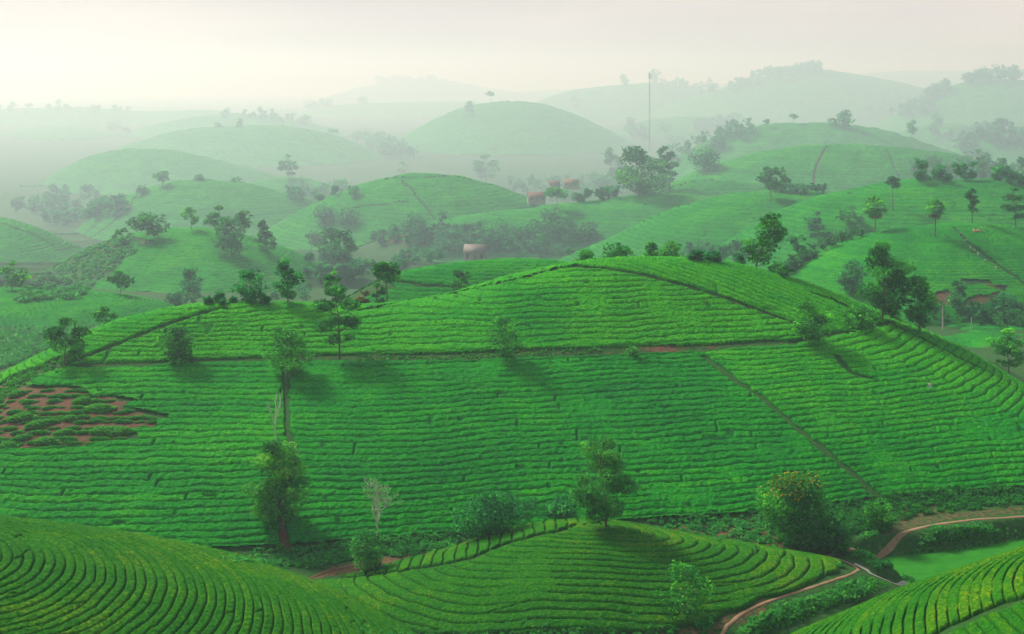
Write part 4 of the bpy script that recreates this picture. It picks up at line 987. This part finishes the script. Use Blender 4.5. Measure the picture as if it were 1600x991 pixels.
def house(u, v, wpx, hpx, roofm, label, rot, D=0, roof_share=.4):
    if D: x, y = (u - 800) / FPX * D, D; z = float(ground(np.array([x]), np.array([y]))[0]); z = max(z, HCAM - (v - VH) / FPX * D)
    else: x, y, z = hit(u, v)
    w = wpx * y / FPX; H_ = hpx * y / FPX; d = w * 0.62; hw = H_ * (1 - roof_share)
    e = link('house', None, label=label, category='house'); e.location = (x, y, z); e.rotation_euler = (0, 0, rot)
    gab = (np.array([(-w/2, -d/2, -4), (w/2, -d/2, -4), (w/2, d/2, -4), (-w/2, d/2, -4), (-w/2, -d/2, hw), (w/2, -d/2, hw), (w/2, d/2, hw), (-w/2, d/2, hw), (-w/2, 0, H_ - .2), (w/2, 0, H_ - .2)], float),
           np.array([(0, 1, 5, 4), (1, 2, 6, 5), (2, 3, 7, 6), (3, 0, 4, 7), (4, 8, 7, 7), (5, 6, 9, 9)]))
    V_, F_ = gab; F_ = F_[:4]; wl = build_mesh('wall', V_, F_, [M_wall], smooth=False)
    wo = link('wall', wl, e); link('gable_wall', build_mesh('gable_wall', V_, np.array([(4, 8, 7), (5, 6, 9)]), [M_wall], smooth=False), e)
    link('roof', build_mesh('roof', *gable(w, d, hw, H_), [roofm], smooth=False), e)
    dr = link('door', build_mesh('door', *box(-.5, .5, -d/2 - .06, -d/2 + .02, 0, hw * .75), [M_wood], smooth=False), e)
    link('handle', build_mesh('handle', *box(.32, .4, -d/2 - .12, -d/2 - .06, 1.0, 1.12), [M_steel], smooth=False), dr)
    for wx in (-w * .33, w * .33):
        f = link('window', build_mesh('window', *box(wx - .65, wx + .65, -d/2 - .05, -d/2 + .02, hw * .35, hw * .8), [M_hole], smooth=False), e)
        link('sill', build_mesh('sill', *box(wx - .8, wx + .8, -d/2 - .15, -d/2 - .003, hw * .31, hw * .345), [M_wall], smooth=False), f)
        link('frame', build_mesh('frame', *join([box(wx - .75, wx - .65, -d/2 - .1, -d/2, hw * .35, hw * .8), box(wx + .65, wx + .75, -d/2 - .1, -d/2, hw * .35, hw * .8), box(wx - .04, wx + .04, -d/2 - .1, -d/2 - .055, hw * .35, hw * .8)]), [M_wood], smooth=False), f)
house(743, 408, 34, 26, M_tin, 'small plastered house with a pale tin roof in the valley behind the knoll', radians(-8), far(560))
house(838, 314, 26, 14, M_tile, 'house with a red tiled roof, nearer and lower one in the hazy valley', radians(12), far(690), .6)
house(893, 291, 22, 11, M_tile, 'house with a red tiled roof, farther one left of the huge dark tree', radians(-15), far(740), .5)
house(866, 290, 16, 8, M_tile, 'small red-roofed shed between the two larger red roofs', radians(10), far(745), .6)

def mast():
    D = far(960.0); x = (1015 - 800) / FPX * D; z = HCAM - (232 - VH) / FPX * D; top = HCAM - (116 - VH) / FPX * D; h = top - z
    e = link('lattice_mast', None, label='tall thin lattice mast with antennas rising above the hazy trees', category='mast'); e.location = (x, D, z - 6); h += 6
    w0, w1 = 2.2, 1.3; ang = [pi / 2 + k * 2 * pi / 3 for k in range(3)]
    P = lambda k, t: np.array([cos(ang[k % 3]) * (w0 + (w1 - w0) * t), sin(ang[k % 3]) * (w0 + (w1 - w0) * t), t * h])
    for k in range(3): link('leg', build_mesh('leg', *tube([P(k, 0), P(k, .5), P(k, 1)], [.24] * 3, 5), [M_steel]), e)
    br = []
    for i in range(26):
        a, b = i / 26, (i + 1) / 26
        for k in range(3): br += [tube([P(k, a), P(k + 1, b)], [.15, .15], 4), tube([P(k, b), P(k + 1, b)], [.14, .14], 4)]
    link('brace', build_mesh('brace', *join(br), [M_steel]), e)
    for k in range(3):
        a = ang[k] + .5; c = np.array([cos(a) * 3.6, sin(a) * 3.6]); 
        link('antenna', build_mesh('antenna', *join([box(c[0] - .7, c[0] + .7, c[1] - .4, c[1] + .4, h - 10, h + 2.5), tube([[0, 0, h - 1], [c[0], c[1], h - 1]], [.1, .1], 4)]), [M_post], smooth=False), e)
    link('rod', build_mesh('rod', *tube([[0, 0, h], [0, 0, h + 7]], [.2, .1], 5), [M_steel]), e)
mast()
for u, vb, vt, lab in ((1473, 516, 477, 'taller pale concrete post below the palm hill, left of two'), (1518, 519, 496, 'shorter pale concrete post below the palm hill, right of two'), (1543, 398, 360, 'thin wooden pole on the palm hill beside the footpath')):
    x, y, z = hit(u, vb); h = HCAM - (vt - VH) / FPX * y - z; wood = 'wooden' in lab
    e = link('post', None, label=lab, category='post'); e.location = (x, y, z)
    link('shaft', build_mesh('shaft', *tube([[0, 0, -.3], [0, 0, h * .5], [0, 0, h]], [.26, .22, .18] if not wood else [.12, .1, .08], 8), [M_wood if wood else M_post]), e)
    link('crossarm', build_mesh('crossarm', *box(-.6, .6, -.08, .08, h - .5, h - .3), [M_wood], smooth=False), e)

def person_mesh(bend, arm):
    """one skinned figure; bend: lean of the trunk in degrees"""
    b = radians(bend); hip = np.array([0, 0, .88]); up = np.array([0, -sin(b), cos(b)])
    ch = hip + up * .38; sh = hip + up * .5; nk = hip + up * .58; hd = nk + np.array([0, -sin(b * .6), cos(b * .6)]) * .14
    J = [hip, hip + up * .2, ch, sh, nk, hd]; R = [.14, .125, .15, .12, .055, .10]; E = [(0, 1), (1, 2), (2, 3), (3, 4), (4, 5)]
    def chain(root, pts, rr):
        p = root
        for q, r in zip(pts, rr): J.append(np.array(q)); R.append(r); E.append((p, len(J) - 1)); p = len(J) - 1
    for s in (-1, 1):
        chain(0, [(s * .1, 0, .82), (s * .12, -.05, .46), (s * .12, .03, .09), (s * .12, -.12, .04)], [.09, .065, .045, .04])
        a = sh + np.array([s * .17, 0, -.02]); el = a + np.array([s * .06, -.08, -.24]); hn = el + np.array([-s * .02, -.2 * arm - .04, -.18 + .12 * arm])
        chain(3, [a, el, hn, hn + np.array([0, -.08, -.03])], [.06, .042, .03, .028])
    me = bpy.data.meshes.new('person'); me.from_pydata([tuple(j) for j in J], E, []); o = bpy.data.objects.new('tmp', me); C.collection.objects.link(o)
    m = o.modifiers.new('s', 'SKIN'); o.modifiers.new('d', 'SUBSURF').levels = 1
    for i, v in enumerate(me.skin_vertices[0].data): v.radius = (R[i], R[i]); v.use_root = (i == 0)
    bpy.context.view_layer.update(); dg = bpy.context.evaluated_depsgraph_get(); r = bpy.data.meshes.new_from_object(o.evaluated_get(dg)); bpy.data.objects.remove(o)
    return r, hd
def cone_hat():
    a = np.linspace(0, 2 * pi, 16, endpoint=False); V = [(cos(t) * .27, sin(t) * .27, 0) for t in a] + [(cos(t) * .02, sin(t) * .02, .2) for t in a] + [(cos(t) * .25, sin(t) * .25, -.01) for t in a]
    F = [(i, (i + 1) % 16, 16 + (i + 1) % 16, 16 + i) for i in range(16)] + [(32 + i, 32 + (i + 1) % 16, (i + 1) % 16, i) for i in range(16)]
    return np.array(V, float), np.array(F)
def basket():
    P = [[0, 0, 0], [0, 0, .25], [0, 0, .45]]; return tube(P, [.14, .2, .24], 10)
figs = [person_mesh(b, a) for b, a in ((8, .3), (35, 1.0), (60, 1.0))]
WORK = [(1501,371,'person in straw hat at the top of the footpath on the palm hill',0,0,0),(1509,381,'person in dark clothes standing second from the top of the footpath',1,0,0),(1516,391,'person in pale clothes bending beside the footpath, third from the top',2,2,1),
        (1522,397,'person in red with hat, working just above the pale pair on the footpath',1,1,0),(1528,402,'person in pale clothes halfway down the footpath',0,2,0),(1539,413,'person in teal clothes on the footpath below the middle group',1,3,0),(1556,424,'person in pale clothes at the lowest end of the working line',0,2,0),
        (1521,364,'person in straw hat beside the heap of sacks',1,2,0),(1533,362,'person in dark clothes right of the heap of sacks',0,0,0),
        (1453,612,'lone person in white hat picking tea on the right side of the big hill',1,2,0)]
for i, (u, v, lab, f, c, w_) in enumerate(WORK):
    x, y, z = hit(u, v); me, hd = figs[f]
    o = bpy.data.objects.new('person', me.copy()); C.collection.objects.link(o); o.data.materials.clear(); o.data.materials.append(M_cloths[c])
    o['label'] = lab; o['category'] = 'person'; o['group'] = 'tea pickers on the hills'
    o.location = (x, y, z); o.rotation_euler = (0, 0, i * 1.3); s = 1.12 if i < 9 else 1.0; o.scale = (s,) * 3
    V_, F_ = cone_hat(); link('hat', build_mesh('hat', V_ + [hd[0], hd[1], hd[2] + .05], F_, [M_straw]), o)
    V_, F_ = basket(); link('basket', build_mesh('basket', V_ + [0, .3, 1.0], F_, [M_straw]), o)
def sack(x, y, z, s, mat, lab, k):
    rs = np.random.RandomState(k); n, m = 9, 12; th = np.linspace(0.02, pi - .02, n); ph = np.linspace(0, 2 * pi, m, endpoint=False); V = []
    for a in th:
        for b in ph: r = 1 + .12 * rs.randn() * sin(a); V.append((r * np.sign(cos(b)) * abs(cos(b)) ** .7 * sin(a) * .6 * s, r * sin(b) * sin(a) * .4 * s, (.38 + .38 * cos(a)) * s))
    F = [(i * m + j, i * m + (j + 1) % m, (i + 1) * m + (j + 1) % m, (i + 1) * m + j) for i in range(n - 1) for j in range(m)]
    o = link('sack', build_mesh('sack', np.array(V), np.array(F), [mat]), label=lab, category='sack', group='sacks of picked tea'); o.location = (x, y, z + .35)
    V_, F_ = tube([[0, 0, .74 * s], [0.02, 0, .82 * s], [0.05, 0, .92 * s]], [.06, .04, .12], 7); link('tied_neck', build_mesh('tied_neck', V_, F_, [mat]), o)
M_sack = simple('orange_sack', (.45, .25, .12), (.6, .36, .2), 5.0)
for k, (u, lab) in enumerate(((1523, 'leftmost orange sack in the heap on the palm hill'), (1527, 'middle orange sack in the heap on the palm hill'), (1531, 'rightmost orange sack in the heap on the palm hill'))):
    x, y, z = hit(u, 365); sack(x, y, z, 1.6, M_sack, lab, k)

# ------------------------------------------------------------------ the air
def haze_box():
    x0, x1, y0, y1, z0, z1 = -15000, 15000, -400, 20600, -253.0, 260.0
    V = [(x, y, z) for z in (z0, z1) for y in (y0, y1) for x in (x0, x1)]
    F = [(0, 2, 3, 1), (4, 5, 7, 6), (0, 1, 5, 4), (2, 6, 7, 3), (0, 4, 6, 2), (1, 3, 7, 5)]
    m, t, o = new_mat('haze_air'); p = t.nodes.new('ShaderNodeVolumePrincipled')
    p.inputs['Color'].default_value = (.62, .82, .92, 1); p.inputs['Density'].default_value = 0.00023; p.inputs['Anisotropy'].default_value = 0.42; p.inputs['Absorption Color'].default_value = (1, 1, 1, 1)
    t.links.new(p.outputs['Volume'], o.inputs['Volume'])
    link('haze', build_mesh('haze', np.array(V, float), np.array(F), [m], smooth=False), kind='stuff', label='pale morning haze filling the valley', category='haze')
haze_box()
